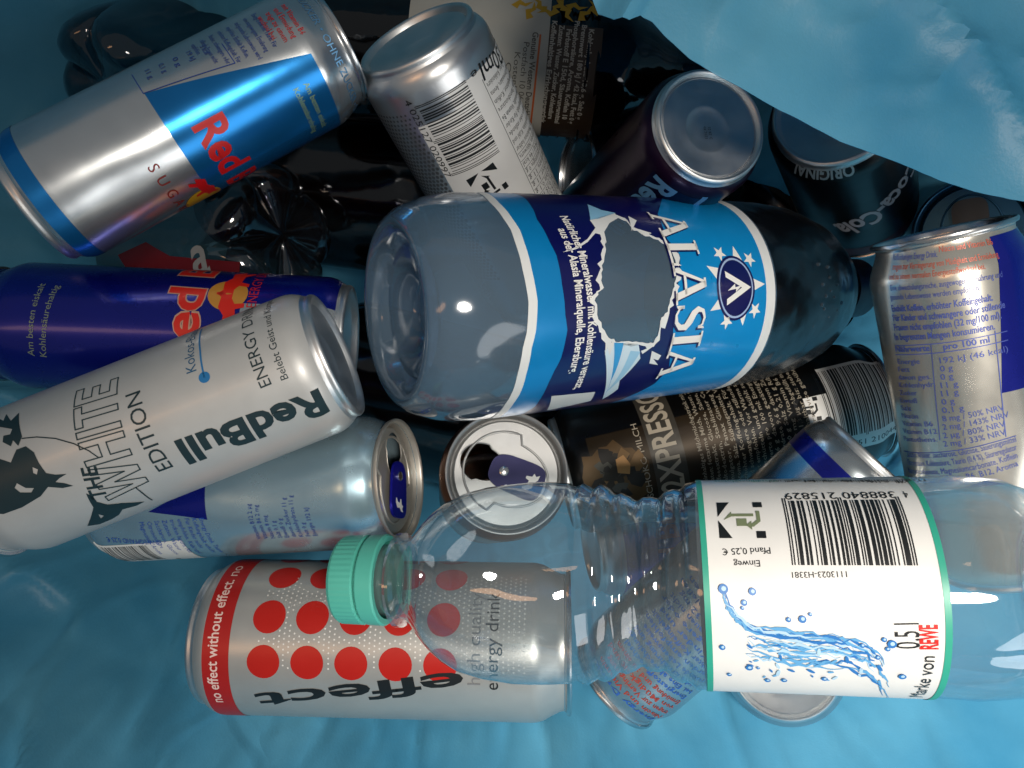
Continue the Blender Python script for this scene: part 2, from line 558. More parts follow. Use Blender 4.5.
# ---- 1 blue and silver can, upper left
c = can('drink_can', 'silver and blue can with red lettering lying above the dark blue can', (33, 206, 28.2), (325, 54, 30.4), 2.65, 13.4, 'A', SIL, dents=((5.0, 1.2, 1.6, .8, .07), (9.0, .2, 2.2, .7, .06), (3.2, -.9, 1.4, .7, .05)))
t0 = c.P(24, 194)[0]; t1 = c.P(42, 186)[0]
c.band('colour_panel', t0, t1, BLUM)
q = [c.P(144, 93), c.P(313, 49), c.P(336, 38)]
tr = c.P(322, 95)[0] + .35
tq = c.P(144, 93)[0]
c.poly('colour_panel', [(tq, q[0][1]), (tq, -5.5), (tr, -5.5), (tr, q[1][1] - .1)], BLUM, 1, px=False)
c.text('lettering', 'Red Bull', c.P(192, 127), (c.P(192, 127)[0] + .05, c.P(192, 127)[1] - 4.9), REDI, h=1.25, bold=.03, px=False, layer=2)
c.text('lettering', 'SUGARFREE', c.P(147, 168), (c.P(147, 168)[0], c.P(147, 168)[1] - 5.0), P('#8c2a24', .2, .4), h=.42, px=False, space=1.8)
rim = c.P(322, 40)[0] + .1
c.text('lettering', 'OHNE ZUCKER • OHNE ZUCKER • OHNE', (rim, 4.4), (rim, -4.4), P('#5f95c0', .5, .4), h=.3, px=False, bold=.005)
c.text('lettering', 'Mit Taurin', c.P(32, 214), c.P(58, 250), P('#c9d4da', .6, .35), h=.34)
c.para('lettering', ['mit Vitamin B6', 'und Ermüdung', 'trägt zu einem', 'wechsel bei.'], c.P(281, 6), (c.P(281, 6)[0], c.P(281, 6)[1] - 1.5), REDI, .34, .24, px=False)
s0 = c.P(247, 36)
c.para('lettering', ['Energy Drink mit Taurin. Für', 'eine ausgewogene Ernährung', 'und gesunde Lebensweise wird', 'empfohlen. Enthält Koffein,', 'erhöhter Koffeingehalt. Für', 'Kinder, schwangere oder', 'stillende Frauen nicht', 'empfohlen.'], (s0[0] + .6, s0[1] + .9), (s0[0] + .6, s0[1] - 1.0), TXB, .36, .2, px=False)
c.line('lettering', [(132, 75), (143, 93), (235, 63), (222, 44)], .03, TXB)
for i in range(5):
    a = c.P(150 + i * 14, 80 - i * 6)
    c.text('lettering', ['11 g', '0,1 g', '0 g', '19 kJ', '5 kcal'][i], (a[0], a[1] + .55), (a[0], a[1] + .05), TXB, h=.2, px=False)
c.text('lettering', 'Mindestens haltbar bis: siehe Dosenboden', c.P(28, 143), c.P(78, 118), TXB, h=.2)
c.text('lettering', 'Am besten eiskalt', c.P(303, 84), (c.P(303, 84)[0], c.P(303, 84)[1] - 2.2), P('#9fb46a', .4, .4), h=.24, px=False)
c.text('lettering', 'Kohlensäurehaltig', c.P(293, 90), (c.P(293, 90)[0], c.P(293, 90)[1] - 2.2), P('#9fb46a', .4, .4), h=.24, px=False)
# charging bulls below the word
o = c.P(186, 178)
BULL = [(-.9, -.1), (-.6, .35), (-.1, .3), (.25, .55), (.75, .5), (1.0, .75), (1.05, .5), (.9, .3), (.95, .05), (.7, .05), (.45, -.1), (.5, -.5), (.3, -.5), (.2, -.15), (-.3, -.2), (-.6, -.55), (-.8, -.5), (-.6, -.15)]
c.disc('emblem', (o[0] + .1, o[1] - 1.7), .75, P('#d9a520', .2, .4), 2, px=False)
c.shape('emblem', (o[0] + .3, o[1] - .9), (0, -1), .75, BULL, REDI, 3)
c.shape('emblem', (o[0] + .3, o[1] - 2.8), (0, -1), .75, [(-x, y) for x, y in BULL][::-1], REDI, 3)
c.finish()

# ---- 2 silver barcode can, top centre
c = can('drink_can', 'silver barcode can tilted base upward beside the dark cola bottles at the top', (414, 36, 30), (505, 215, 36.2), 2.9, 14.6, 'A', P('#d6d7d8', .9, .3), dome=.6)
DOTG = P('#55585c', .4, .4)
tA = c.P(380, 128)[0]
sa = c.P(404, 102)[1]
st = 0.155
for i in range(46):
    for j in range(60):
        t = tA - .7 + i * .2; a = -6.5 + j * .22 + (i % 2) * .11
        edge = c.P(395, 100)[1]
        if a > sa - .1: continue
        r = .055 + .035 * min(1, i / 14)
        c.disc('lettering', (t, a), r, DOTG, 1, px=False, n=6)
corner = c.P(404, 102)
o = (corner[0], corner[1])
t2 = c.P(500, 158)[0]
sa = c.P(404, 102)[1]; sb = c.P(467, 84)[1]
pl = P('#dcdcda', .1, .45)
c.poly('label', [(tA - .1, sa), (13, sa), (13, sa + 6.4), (tA - .9, sa + 6.4), (tA - .9, sa + 1.75), (tA - .1, sa + 1.75)], pl, 2, px=False)
p0 = c.P(417, 106); p1 = c.P(455, 175)
c.barcode('barcode', '4025127020997', (p0[0], p0[1]), (p1[0], p0[1]), abs(c.P(469, 88)[1] - p0[1]), INK, 3, px=False)
c.text('barcode', '4 025127 020997', (p0[0] - .35, p0[1] - .42), (p1[0], p0[1] - .42), INK, h=.3, px=False, layer=3)
c.deposit('barcode', (466, 180), (483, 204), INK, INK, 3)
c.text('lettering', '330ml', c.P(509, 36), c.P(478, 64), INK, h=.72, bold=.01, layer=3, px=False)
c.text('lettering', 'e', c.P(475, 68), c.P(470, 74), INK, h=.3, layer=3, px=False)
tx = c.P(480, 78); 
lines = ['Zutaten: Wasser, Zucker, Kohlensäure', 'Säuerungsmittel Citronensäure, Aroma', 'Taurin, Säureregulator, Koffein', 'Inosit, Niacin, Pantothensäure', 'Farbstoff Ammonsulfit, Vitamin B6', 'erhöhter Koffeingehalt. Für Kinder', 'und schwangere oder stillende', 'Frauen nicht empfohlen. Kühl und', 'trocken lagern. Mindestens haltbar', 'bis: siehe Dosenboden. Nährwerte', 'Brennwert 194 kJ / 46 kcal', 'Fett 0 g davon gesättigte 0 g', 'Kohlenhydrate 11 g', 'davon Zucker 11 g', 'Eiweiß 0 g Salz 0,1 g', 'Vitamin B6 0,35 mg', 'Vitamin B12 0,5 µg', 'Niacin 3,5 mg']
for i, b in enumerate(lines):
    t = tx[0] + .35 + i * .38
    c.text('lettering', b, (t, tx[1] + 3.3), (t, tx[1] + .15), INK, h=.24, layer=3, res=1, px=False)
    if i > 8: c.quad('lettering', (t - .08, tx[1] + 3.3), (0, -1), 0, -.01, 3.2, .01, INK, 3)
c.line('lettering', [(tx[0] + .1, tx[1] + .05), (tx[0] + 7.6, tx[1] + .05)], .025, INK, 3, px=False)
c.finish()
# date stamp in the dome of the base
def base_stamp(c, rows, y0, z0, k, ang=0, dome=1):
    V, Fc = [], []
    for j, b in enumerate(rows):
        v, f = text_mesh(b, 0, 0, 1)
        base = len(V)
        for x, y in v:
            u = (x - 1.6) * k; w = (y - j * 1.2) * k
            yy = y0 + u * math.cos(ang) - w * math.sin(ang); zz = z0 + u * math.sin(ang) + w * math.cos(ang)
            r = math.hypot(yy, zz) / (c.R / 2.65)
            pr = [(0, 1.05), (.5, 1.0), (1.0, .82), (1.5, .5), (1.79, .2)]
            tt = .2
            for (r0, a0), (r1, a1) in zip(pr, pr[1:]):
                if r0 <= r <= r1: tt = a0 + (a1 - a0) * (r - r0) / (r1 - r0)
            V.append(((tt - .1) * dome + .07 , yy, zz))
        Fc += [tuple(base + i for i in q) for q in f]
    mesh_obj('date_stamp', V, Fc, [P('#3a3c40', .3, .5)], None, c.root, smooth=False)
base_stamp(c, ['MHD 08', '2021 14'], .2, -.2, .26, PI * .9)

# ---- 3 can with red dots, lower left
c = can('drink_can', 'silver can with red dots and a red end band lying under the teal bottle cap', (216, 634, 30.6), (582, 641, 29.6), 3.03, 14.65, 'A', P('#c2c1bd', .6, .34))
ta, tb = c.P(203, 636)[0], c.P(230, 636)[0]
DRED = P('#b01f1c', .15, .38)
c.band('colour_panel', ta, tb, DRED)
x0 = c.P(263, 663)[0]
rows = [c.P(306, 663)[1], c.P(311, 617)[1], c.P(320, 577)[1]]
dt = (c.P(440, 665)[0] - x0) / 4
DOT = P('#b81a10', .05, .36)
rows.append(rows[2] + (rows[2] - rows[1]) * 1.0)
for i in range(5):
    for j, sv in enumerate(rows):
        c.disc('lettering', (x0 + i * dt + (.18 if j == 2 else .07 if j == 1 else 0), sv), .62, DOT, 1, px=False)
WD = P('#e9e7e2', .1, .4)
for i in range(64):
    for j in range(20):
        t = x0 - .2 + i * .19; sv = rows[0] - .2 + j * .19 + (i % 2) * .095
        if t > 13: continue
        u = ((t - x0) / dt)
        near = min(math.hypot(t - (x0 + k * dt), sv - r) for k in range(5) for r in rows)
        if near > .74: c.disc('lettering', (t, sv), .036, WD, 1, px=False, n=6)
c.text('lettering', 'effect', (462, 671), (254, 694), INK, bold=.02, layer=2, h=.82)
b0 = c.P(221, 695)
c.text('lettering', 'no effect without effect.', (b0[0], b0[1] - .4), (b0[0], c.P(221, 580)[1]), P('#e8c9c0', 0, .4), h=.42, bold=.012, px=False)
c.text('lettering', 'no', (b0[0], c.P(221, 576)[1]), (b0[0], c.P(221, 576)[1] + .7), P('#e8c9c0', 0, .4), h=.42, px=False)
h0 = c.P(480, 672); h1 = c.P(476, 598)
c.text('lettering', 'high quality', (h0[0], h0[1] - .5), (h0[0], h1[1] + .2), P('#7a7d80', .1, .4), h=.5, px=False)
h0 = c.P(498, 680); h1 = c.P(496, 598)
c.text('lettering', 'energy drink', (h0[0], h0[1] - .4), (h0[0], h1[1] + .2), INK, h=.5, px=False)
c.finish()

# ---- 4 white can, left
WCAN = P('#bdbdbb', .25, .4, .2)
TEAL = P('#20343a', .15, .4)
c = can('drink_can', 'white can with dark bull drawing and outlined lettering lying on the left', (339, 354, 26.7), (0, 489, 26.5), 2.65, 13.4, 'A', WCAN, dome=.4)
z4 = lambda x, y: (x * 380 / 1024, 240 + y * 285 / 768)
c.text('lettering', 'RedBull', c.P(*z4(858, 405)), c.P(*z4(470, 545)), TEAL, h=1.0, bold=.035, px=False)
c.text('lettering', 'EDITION', c.P(*z4(468, 610)), c.P(*z4(378, 405)), TEAL, px=False)
TL = P('#2c4046', .1, .4)
GL = {'W': (1.38, [(0, 1), (.2, 1), (.38, .32), (.55, 1), (.75, 1), (.92, .32), (1.1, 1), (1.3, 1), (1.02, 0), (.82, 0), (.65, .62), (.48, 0), (.28, 0)]),
      'H': (.92, [(0, 0), (0, 1), (.2, 1), (.2, .6), (.6, .6), (.6, 1), (.8, 1), (.8, 0), (.6, 0), (.6, .42), (.2, .42), (.2, 0)]),
      'I': (.32, [(0, 0), (0, 1), (.2, 1), (.2, 0)]),
      'T': (.78, [(.25, 0), (.25, .82), (0, .82), (0, 1), (.7, 1), (.7, .82), (.45, .82), (.45, 0)]),
      'E': (.7, [(0, 0), (0, 1), (.65, 1), (.65, .82), (.2, .82), (.2, .6), (.58, .6), (.58, .42), (.2, .42), (.2, .18), (.65, .18), (.65, 0)])}
o, d, l = c.frame((153, 486), (125, 362))
x = 0
for ch in 'WHITE':
    adv, pts = GL[ch]
    q = [(o[0] + d[0] * (u * 1.04 + x) - d[1] * v * 1.5, o[1] + d[1] * (u * 1.04 + x) + d[0] * v * 1.5) for u, v in pts]
    c.line('lettering', q + [q[0]], .045, TL, 2, px=False)
    x += adv * 1.04
c.text('lettering', 'THE', c.P(108, 497), c.P(96, 466), TEAL, h=.5, bold=.02, px=False)
c.text('lettering', 'ENERGY DRINK', c.P(*z4(733, 388)), c.P(*z4(692, 175)), TEAL, px=False)
c.text('lettering', 'Belebt Geist und Körper.', c.P(*z4(778, 372)), c.P(*z4(738, 160)), TEAL, px=False)
a = c.P(*z4(530, 352))
c.text('lettering', 'Kokos-Blaubeere', a, (a[0] - .1, a[1] - 3.3), P('#23597c', 0, .4), px=False, h=.36)
c.disc('lettering', z4(551, 370), .19, P('#2470a8', 0, .4), 2)
c.line('lettering', [z4(551, 370), z4(540, 300), z4(545, 240)], .06, P('#2470a8', 0, .4), 2)
BP = [(-60, 640), (0, 590), (30, 600), (45, 565), (70, 556), (92, 572), (105, 600), (125, 628), (150, 632), (180, 630), (160, 642), (150, 652), (175, 655), (198, 662), (170, 668), (130, 665), (110, 690), (60, 720), (10, 738), (-40, 735), (-70, 700)]
c.poly('emblem', [z4(*p) for p in BP], TEAL, 2, [[z4(*p) for p in [(46, 655), (70, 668), (92, 668), (85, 680), (55, 680), (40, 668)]], [z4(*p) for p in [(88, 612), (103, 618), (100, 632), (90, 628)]]])
c.poly('emblem', [z4(*p) for p in [(232, 682), (250, 690), (262, 705), (290, 712), (330, 708), (390, 704), (368, 715), (330, 725), (320, 740), (300, 752), (268, 765), (235, 770), (245, 745), (252, 720), (240, 700)]], TEAL, 2, [[z4(*p) for p in [(265, 738), (280, 742), (272, 750)]]])
c.poly('emblem', [z4(*p) for p in [(-40, 470), (10, 488), (18, 470), (30, 488), (52, 466), (60, 530), (50, 555), (36, 540), (30, 556), (8, 545), (10, 528), (28, 524), (34, 510), (5, 505), (-40, 500)]], TEAL, 2)
c.line('emblem', [z4(60, 535), z4(100, 531), z4(150, 535), z4(200, 549), z4(240, 568), z4(266, 586)], .04, TEAL, 2)
c.line('emblem', [z4(366, 666), z4(385, 682), z4(410, 700)], .05, TEAL, 2)
c.finish()

# ---- 5 dark blue can behind the white can
c = can('drink_can', 'dark blue can with red lettering half hidden behind the white can', (2, 324, 31.2), (365, 340, 32.2), 2.65, 14.6, 'B', NAVY)
YL = P('#8d9a86', .2, .4)
c.text('lettering', 'Am besten eiskalt', c.P(35, 356), c.P(46, 284), YL, h=.26, px=False)
c.text('lettering', 'Kohlensäurehaltig', c.P(47, 357), c.P(60, 286), YL, h=.26, px=False)
a = c.P(202, 366)
c.text('lettering', 'Red Bull', (a[0] - .15, a[1] - .2), (a[0] + .15, a[1] + 7.4), P('#c9a08c', .2, .4), h=1.4, bold=.05, px=False, layer=2)
c.text('lettering', 'Red Bull', (a[0] - .15, a[1] - .2), (a[0] + .15, a[1] + 7.4), P('#d8281c', .05, .35), h=1.4, bold=.025, px=False, layer=3)
o = c.P(228, 294)
c.disc('emblem', (o[0], o[1]), .78, P('#c98f3c', .1, .4), 2, px=False)
c.shape('emblem', (o[0] + .25, o[1] - .9), (0, 1), .95, BULL, P('#d8281c', .05, .35), 3)
c.shape('emblem', (o[0] + .25, o[1] + .9), (0, 1), .95, [(-x, y) for x, y in BULL][::-1], P('#d8281c', .05, .35), 3)
a = c.P(252, 290)
c.poly('colour_panel', [(a[0] - .3, a[1] - .7), (a[0] + 3.4, a[1] - .7), (a[0] + 3.4, a[1] - 4), (a[0] - .3, a[1] - 4)], SIL, 1, px=False)
a = c.P(262, 284)
c.text('lettering', 'ENERGY DRINK', (a[0], a[1] - 1.3), (a[0], a[1] + 2), P('#c02020', 0, .4), h=.4, px=False)
c.finish()

# ---- 6 silver can with open lid under the white can, blue bag reflection painted into its side
c = can('drink_can', 'open silver can painted with blue bag reflection between the white can and red dotted can', (402, 479, 29.5), (85, 503, 33), 2.65, 13.4, 'B', P('#b4d2e0', .75, .26), dents=((4.5, -.2, 2.0, 1.1, .14), (8.5, 1.5, 1.2, .9, .1)), opened=PI * 1.02 + .1, lid_mat=P('#c2bdb4', .75, .42), tab_mat=P('#16189a', .5, .3))
c.poly('colour_panel', [(148, 512), (170, 500), (205, 485), (207, 520)], NAVY, 1)
p0, p1 = c.P(106, 556), c.P(164, 558)
sb = c.P(130, 546)[1]
c.band('barcode', p1[0] - 1.7, p0[0] + .3, PAPER, 1, sb - .1, sb + 1.9)
c.barcode('barcode', '9002490214852', (p0[0], sb + 1.4), (p1[0], sb + 1.4), 1.4, INK, 2, px=False)
c.text('lettering', 'EINWEGPFAND 0,25 €', c.P(160, 541), c.P(106, 537), P('#1d50b0', .1, .4), h=.26, px=False)
c.deposit('barcode', (200, 560), (176, 558), INK, INK, 2)
a = c.P(215, 548)
c.para('lettering', ['Energy Drink. Taurin', 'Koffeingehalt erhöht', 'Für Kinder nicht', 'empfohlen. Kühl und', 'trocken lagern. Alu', 'Zutaten: Wasser', 'Saccharose, Glucose', 'Citronensäure', 'Magnesium, Aroma'], (a[0], a[1] - 1.6), (a[0], a[1] + .4), P('#2454b4', .1, .4), .34, .22, px=False)
a = c.P(330, 490)
c.para('lettering', ['Energie 192 kJ', 'Fett 0 g', 'Kohlenhydrate 11 g', 'davon Zucker 11 g', 'Eiweiß 0 g', 'Salz 0,1 g', 'Niacin 8 mg', 'Vitamin B6 2 mg', 'Vitamin B12 2 µg'], (a[0] + 1, a[1] + 1.9), (a[0] + 1, a[1] + .1), TXB, -.3, .2, px=False)
c.finish()

# ---- 7 standing open can, centre
c = can('drink_can', 'standing open can with a dark blue pull tab, seen from above, beside the teal cap', (507, 472, 29.0), (486, 496, 42), 2.65, 13.4, 'B', P('#8a5a3c', .8, .3), opened=0, lid_mat=P('#a6a7a7', .75, .45), tab_mat=P('#1b1c86', .4, .3))
yz0 = c.end(507, 472, c.lidt); yz1 = c.end(480, 461, c.lidt)
for o in [x for x in c.lid.children]: bpy.data.objects.remove(o)
open_lid(c, 2.05, lambda t: 13.4 - t, 13.4, math.atan2(yz1[1] - yz0[1], yz1[0] - yz0[0]), P('#a6a7a7', .75, .45), P('#0d0d4a', .3, .5))
c.band('colour_panel', 1.5, 8, P('#b4a79a', .7, .35), 1)
c.finish()

# ---- 8 black can with text, right of centre
c = can('drink_can', 'black can with gold emblem and dense white print under the blue labelled bottle', (560, 474, 38.5), (920, 388, 38.5), 3.3, 16.6, 'A', P('#0c0b0b', .3, .3, .5))
GOLD = P('#6f5a38', .5, .4); CREAM = P('#b6ab98', .1, .45)
a = c.P(600, 470)
c.band('colour_panel', a[0] - .3, a[0] + 6.6, P('#34291b', .5, .4), 1, -5.5, 1.4)
rg = random.Random(4)
c.shape('emblem', c.P(615, 480), (0, 1), 1, [(1.9 * math.cos(k * PI / 12) * rg.uniform(.8, 1.1), 1.75 * math.sin(k * PI / 12) * rg.uniform(.8, 1.1)) for k in range(24)], P('#5c4526', .4, .45), 2)
for k in range(26):
    a_, r_ = rg.uniform(0, 2 * PI), rg.uniform(.2, 1.35)
    q = c.P(616, 475)
    c.shape('emblem', (q[0] + r_ * math.cos(a_), q[1] + r_ * math.sin(a_)), (math.cos(k), math.sin(k)), rg.uniform(.35, .8), [(-.9, -.3), (-.5, .3), (-.1, .1), (.2, .5), (.7, .3), (.9, -.2), (.3, -.6), (-.4, -.5)], P(rg.choice(('#1d1a15', '#2b261c', '#4b4a42', '#7a5c34')), .3, .45), 3 + k * .08)
c.shape('emblem', c.P(622, 466), (0, 1), .9, [(-.5, -.3), (0, -.45), (.55, -.2), (.4, .25), (-.3, .3)], P('#b98a52', .3, .4), 6)
c.text('lettering', 'ESPRESSO', c.P(584, 470), c.P(582, 425), CREAM, h=.35, layer=3)
a = c.P(684, 482); b = c.P(670, 424)
c.text('lettering', '2XPRESSO', (a[0], a[1] - .3), (a[0], a[1] + 5.4), CREAM, h=1.15, bold=.02, layer=3, px=False)
c.text('lettering', 'SCHOKO MILCH', (a[0] - 1.55, a[1] - .4), (a[0] - 1.55, a[1] + 3.4), CREAM, h=.3, layer=3, px=False)
c.poly('colour_panel', [(a[0] - 1.3, a[1] - .6), (a[0] + .3, a[1] - .6), (a[0] + .3, a[1] + 6), (a[0] - 1.3, a[1] + 6)], P('#45413a', .3, .4), 2, px=False)
rows = ['Koffeinhaltiges Milchmischgetränk mit Kaffee', 'Zutaten: fettarme Milch, Wasser, Zucker', 'Kaffeeextrakt, Glucose, Sahne, Taurin', 'Maltodextrin, Stabilisator Cellulose', 'Emulgator, Panax Ginseng Wurzel', 'Aroma, Salz, Süßungsmittel, Vitamine', 'Erhöhter Koffeingehalt. Für Kinder', 'und schwangere oder stillende Frauen', 'nicht empfohlen. Vor Wärme schützen', 'Gut schütteln und gekühlt servieren', 'Nährwerte pro 100 ml: Energie 270 kJ', 'Fett 1,6 g davon gesättigte 1,0 g', 'Kohlenhydrate 9,6 g davon Zucker 9,4', 'Eiweiß 3,0 g Salz 0,21 g Riboflavin', 'Niacin 4,0 mg Vitamin B6 0,7 mg', 'Vitamin B12 1,3 µg Abgefüllt in der EU', 'Mindestens haltbar bis: siehe Boden', 'Verbraucherservice gebührenfrei']
a = c.P(706, 470)
for i, b in enumerate(rows):
    t = a[0] + i * .33
    c.text('lettering', b, (t, a[1] - 1.2), (t, a[1] + 5.2), P('#9c9484', .1, .45), h=.22, bold=.008, layer=3, res=1, px=False)
p0, p1 = c.P(826, 425), c.P(900, 408)
a = c.P(812, 432)
c.poly('label', [(a[0], -2.3), (p1[0] + .25, -2.3), (p1[0] + .25, 2.2), (a[0] + 1.2, 2.2), (a[0] + 1.2, .8), (a[0], .8)], PAPER, 2, px=False)
c.barcode('barcode', '5060751210044', (p0[0] + .2, -1.5), (p1[0], -1.5), 3.5, INK, 3, px=False)
c.text('barcode', '5 060751 210044', (p0[0], -2.1), (p1[0], -2.1), INK, h=.3, layer=3, px=False)
c.deposit('barcode', (798, 424), (822, 420), INK, INK, 3)
c.finish()

# ---- 9 blue striped can, below right
c = can('drink_can', 'silver can with a blue stripe by its base lying crosswise under the clear bottle', (872, 455, 31), (608, 688, 35), 2.65, 15.6, 'A', P('#c0c6c9', .9, .25), dents=((3.0, 1.4, 1.2, .9, .12), (12.5, -.5, 1.2, 1.0, .1)))
ta, tb = c.P(838, 446)[0], c.P(818, 452)[0]
c.band('colour_panel', 1.15, 1.95, NAVY)
a = c.P(640, 690)
lines = ['Energy Drink.', 'Niacin und Vitamin', 'tragen zur Verringerung', 'von Müdigkeit und', 'Ermüdung und zu einem', 'Energiestoffwechsel', 'bei. Eine abwechslungs-', 'reiche Ernährung und', 'gesunde Lebensweise', 'werden empfohlen.', 'Erhöhter Koffeingehalt', 'Für Kinder und', 'schwangere oder', 'stillende Frauen nicht', 'empfohlen. 32 mg', 'In Maßen genießen', 'Kühl servieren', 'Zutaten: Wasser']
te = c.P(600, 680)[0] - .3
for i, b in enumerate(lines):
    t = te - i * .37
    red = i in (1, 2, 3, 4)
    c.text('lettering', b, (t, 2.9), (t, -1.4 + (i % 3) * .2), P('#a8443a', .2, .4) if red else P('#2f62b4', .2, .4), h=.25, bold=.015, res=1, px=False)
c.band('colour_panel', 3.0, 7.2, NAVY, 1, 1.8, 5.5)
c.finish()

c = can('drink_can', 'blue and silver can glimpsed through the ribbed waist of the clear bottle', (590, 548, 40.5), (800, 520, 42), 2.65, 13.4, 'A', P('#b8bcc2', .8, .3))
c.poly('colour_panel', [(1.3, -4.0), (6.2, -4.0), (6.2, .4), (1.3, 1.2)], NAVY, 1, px=False)
c.text('lettering', 'Red Bull', (4.2, -2.6), (4.2, 1.9), P('#a8302a', .2, .4), h=1.2, bold=.03, px=False)
c.finish()

# ---- 10 silver can at the right edge
c = can('drink_can', 'upright reading silver can with red and blue fine print at the right edge', (941, 231, 27.4), (986, 500, 28.8), 2.65, 13.4, 'B', P('#d6d2c8', .8, .24), dents=((3.2, -1.6, 1.6, 1.0, .16), (7.0, .6, 2.4, .8, .10), (10, 2.2, 1.4, 1.2, .2), (5.5, 2.8, 1.5, .9, .14)))
a = c.P(885, 268); 
def circ(t, s0, s1): return (t, s0), (t, s1)
d0 = c.P(883, 265); d1 = c.P(996, 250)
def rowtext(py, b, m, l=.02, r=1.0, px0=884, px1=998, bold=.0, h=.22):
    k = (py - 245) / 240
    p0 = c.P(px0 + 24 * k, py); p1 = c.P(px1 + 22 * k, py - 14)
    t = p0[0] * .5 + p1[0] * .5
    sa, sb = p0[1], p1[1]
    c.text('lettering', b, (p0[0], sa + (sb - sa) * l), (p0[0] + (p1[0] - p0[0]) * (r - l), sa + (sb - sa) * r), m, h=h, bold=bold, px=False, res=2)
RB = P('#c05a44', .2, .4); BB = P('#4a5aa6', .2, .4)
rowtext(262, 'Koffeinhaltiges Energy Drink.', BB, 0, .48)
rowtext(262, 'Niacin und Vitamin B6', RB, .5, 1)
rowtext(271, 'tragen zur Verringerung von Müdigkeit und Ermüdung', RB)
rowtext(280, 'und zu einem normalen Energiestoffwechsel bei.', RB, 0, .86)
rowtext(291, 'Eine abwechslungsreiche, ausgewogene Ernährung und', BB)
rowtext(300, 'gesunde Lebensweise werden empfohlen.', BB, 0, .8)
for i, (b, r) in enumerate([('Enthält Koffein, erhöhter Koffeingehalt.', .9), ('Für Kinder und schwangere oder stillende', 1), ('Frauen nicht empfohlen (32 mg/100 ml).', .96), ('In begrenzten Mengen konsumieren.', .9)]):
    rowtext(312 + i * 9.5, b, BB, 0, r, bold=.018, h=.25)
rowtext(352, 'Nährwerte     pro 100 ml', BB, .0, .85, bold=.02)
tb = [('Energie', '192 kJ (46 kcal)'), ('Fett', '0 g'), ('davon ges.', '0 g'), ('Kohlenhydr.', '11 g'), ('Zucker', '11 g'), ('Eiweiß', '0 g'), ('Salz', '0,1 g'), ('Niacin', '8 mg / 50% NRV'), ('Vitamin B6', '2 mg / 143% NRV'), ('Vitamin B12', '2 µg / 80% NRV'), ('Pantothens.', '2 mg / 33% NRV')]
for i, (x, y) in enumerate(tb):
    py = 364 + i * 7.6
    rowtext(py, x, BB, .02, .02 + .035 * len(x), h=.2)
    rowtext(py, y, BB, .45, .45 + .034 * len(y), h=.22)
for y in (343, 352, 448): c.line('lettering', [(884 + 24 * (y - 245) / 240, y + 3), (998 + 22 * (y - 245) / 240, y - 12)], .03, BB)
c.line('lettering', [(995, 331), (1007, 437)], .03, BB)
c.line('lettering', [(930, 345), (940, 440)], .025, BB)
for i, b in enumerate(['Zutaten: Wasser, Saccharose, Glucose, Säuerungsmittel', 'Citronensäure, Kohlensäure, Taurin (0,4 %), Säureregulator', 'Natriumcarbonate, Magnesiumcarbonate, Koffein', 'Niacin, Pantothensäure, B6, B12, Aroma']):
    rowtext(455 + i * 8, b, BB, .05, 1, h=.23)
a = c.P(1000, 226); b = c.P(1012, 400)
c.poly('colour_panel', [(a[0] + .3, a[1] - .15), (a[0] + .3, 7.5), (b[0] - .3, 7.5), (b[0] - .3, c.P(1003, 395)[1])], NAVY, 1, px=False)
c.finish()

# ---- 11 purple can, base up
c = can('drink_can', 'dark purple can standing base up beside the edge of the bag flap', (712, 125, 29), (604, 220, 40), 2.65, 13.4, 'A', P('#220b28', .7, .3, .2), dome=.35)
pa = c.P(664, 172)
c.text('lettering', 'Red Bull', (1.0, pa[1] - .1), (6.8, pa[1] - .1), P('#5f93bc', .3, .4), h=1.1, bold=.03, px=False)
pb = c.P(728, 182)
c.line('lettering', [(max(.9, pb[0]), pb[1]), (max(.9, pb[0]) + 5, pb[1])], .25, P('#5f93bc', .3, .4), 2, px=False)
c.poly('colour_panel', [(1.0, pa[1] - .3), (11, pa[1] - .3), (11, pa[1] + 2.4), (1.0, pa[1] + 2.4)], P('#17113c', .7, .3), 1, px=False)
c.finish()
base_stamp(c, ['08.2021', '15:42 C'], .1, .1, .17, PI * .2, .35)

# ---- 12 black cola can under the flap
c = can('drink_can', 'black cola can with grey script lettering half covered by the bag flap', (835, 108, 31), (862, 222, 42), 2.9, 11.6, 'A', P('#070607', .1, .35, .1))
o = c.P(820, 176)
c.text('lettering', 'ORIGINAL', (o[0], o[1] + 1.35), (o[0] + .02, o[1] - 1.45), P('#dcdad6', .1, .4), h=.5, bold=.03, px=False)
o = c.P(880, 196)
c.text('lettering', 'Coca-Cola', (o[0] - .3, o[1] + 1.9), (o[0] + 2.0, o[1] - 2.3), P('#9a9294', .2, .4), h=1.6, bold=.03, shear=.35, px=False)
c.band('colour_panel', 9.2, 10.2, P('#5a1012', .4, .4))
c.finish()

# ---- 13 dark can, thin silver rim, between the bottles
c = can('drink_can', 'black can with thin silver rim wedged between barcode can and purple can', (574, 174, 39.5), (680, 182, 41.5), 2.65, 7, 'B', P('#0b0b14', .5, .3, .3))
c.finish()

# ---- 14 blue can in the right corner
c = can('drink_can', 'blue can with an open lid mostly hidden below the bag flap at the right edge', (972, 232, 34), (985, 240, 46), 2.65, 13.4, 'B', P('#1a5f96', .8, .3), opened=PI * .75, lid_mat=P('#1c4058', .8, .3), tab_mat=P('#0c0d10', .3, .4))
c.finish()

# ---- 15 upended can, ring below the label of the clear bottle
c = can('drink_can', 'silver can standing on end whose round rim shows below the white bottle label', (784, 664, 34.6), (772, 640, 48), 2.9, 11.6, 'A', P('#b9c3c8', .9, .3))
c.finish()

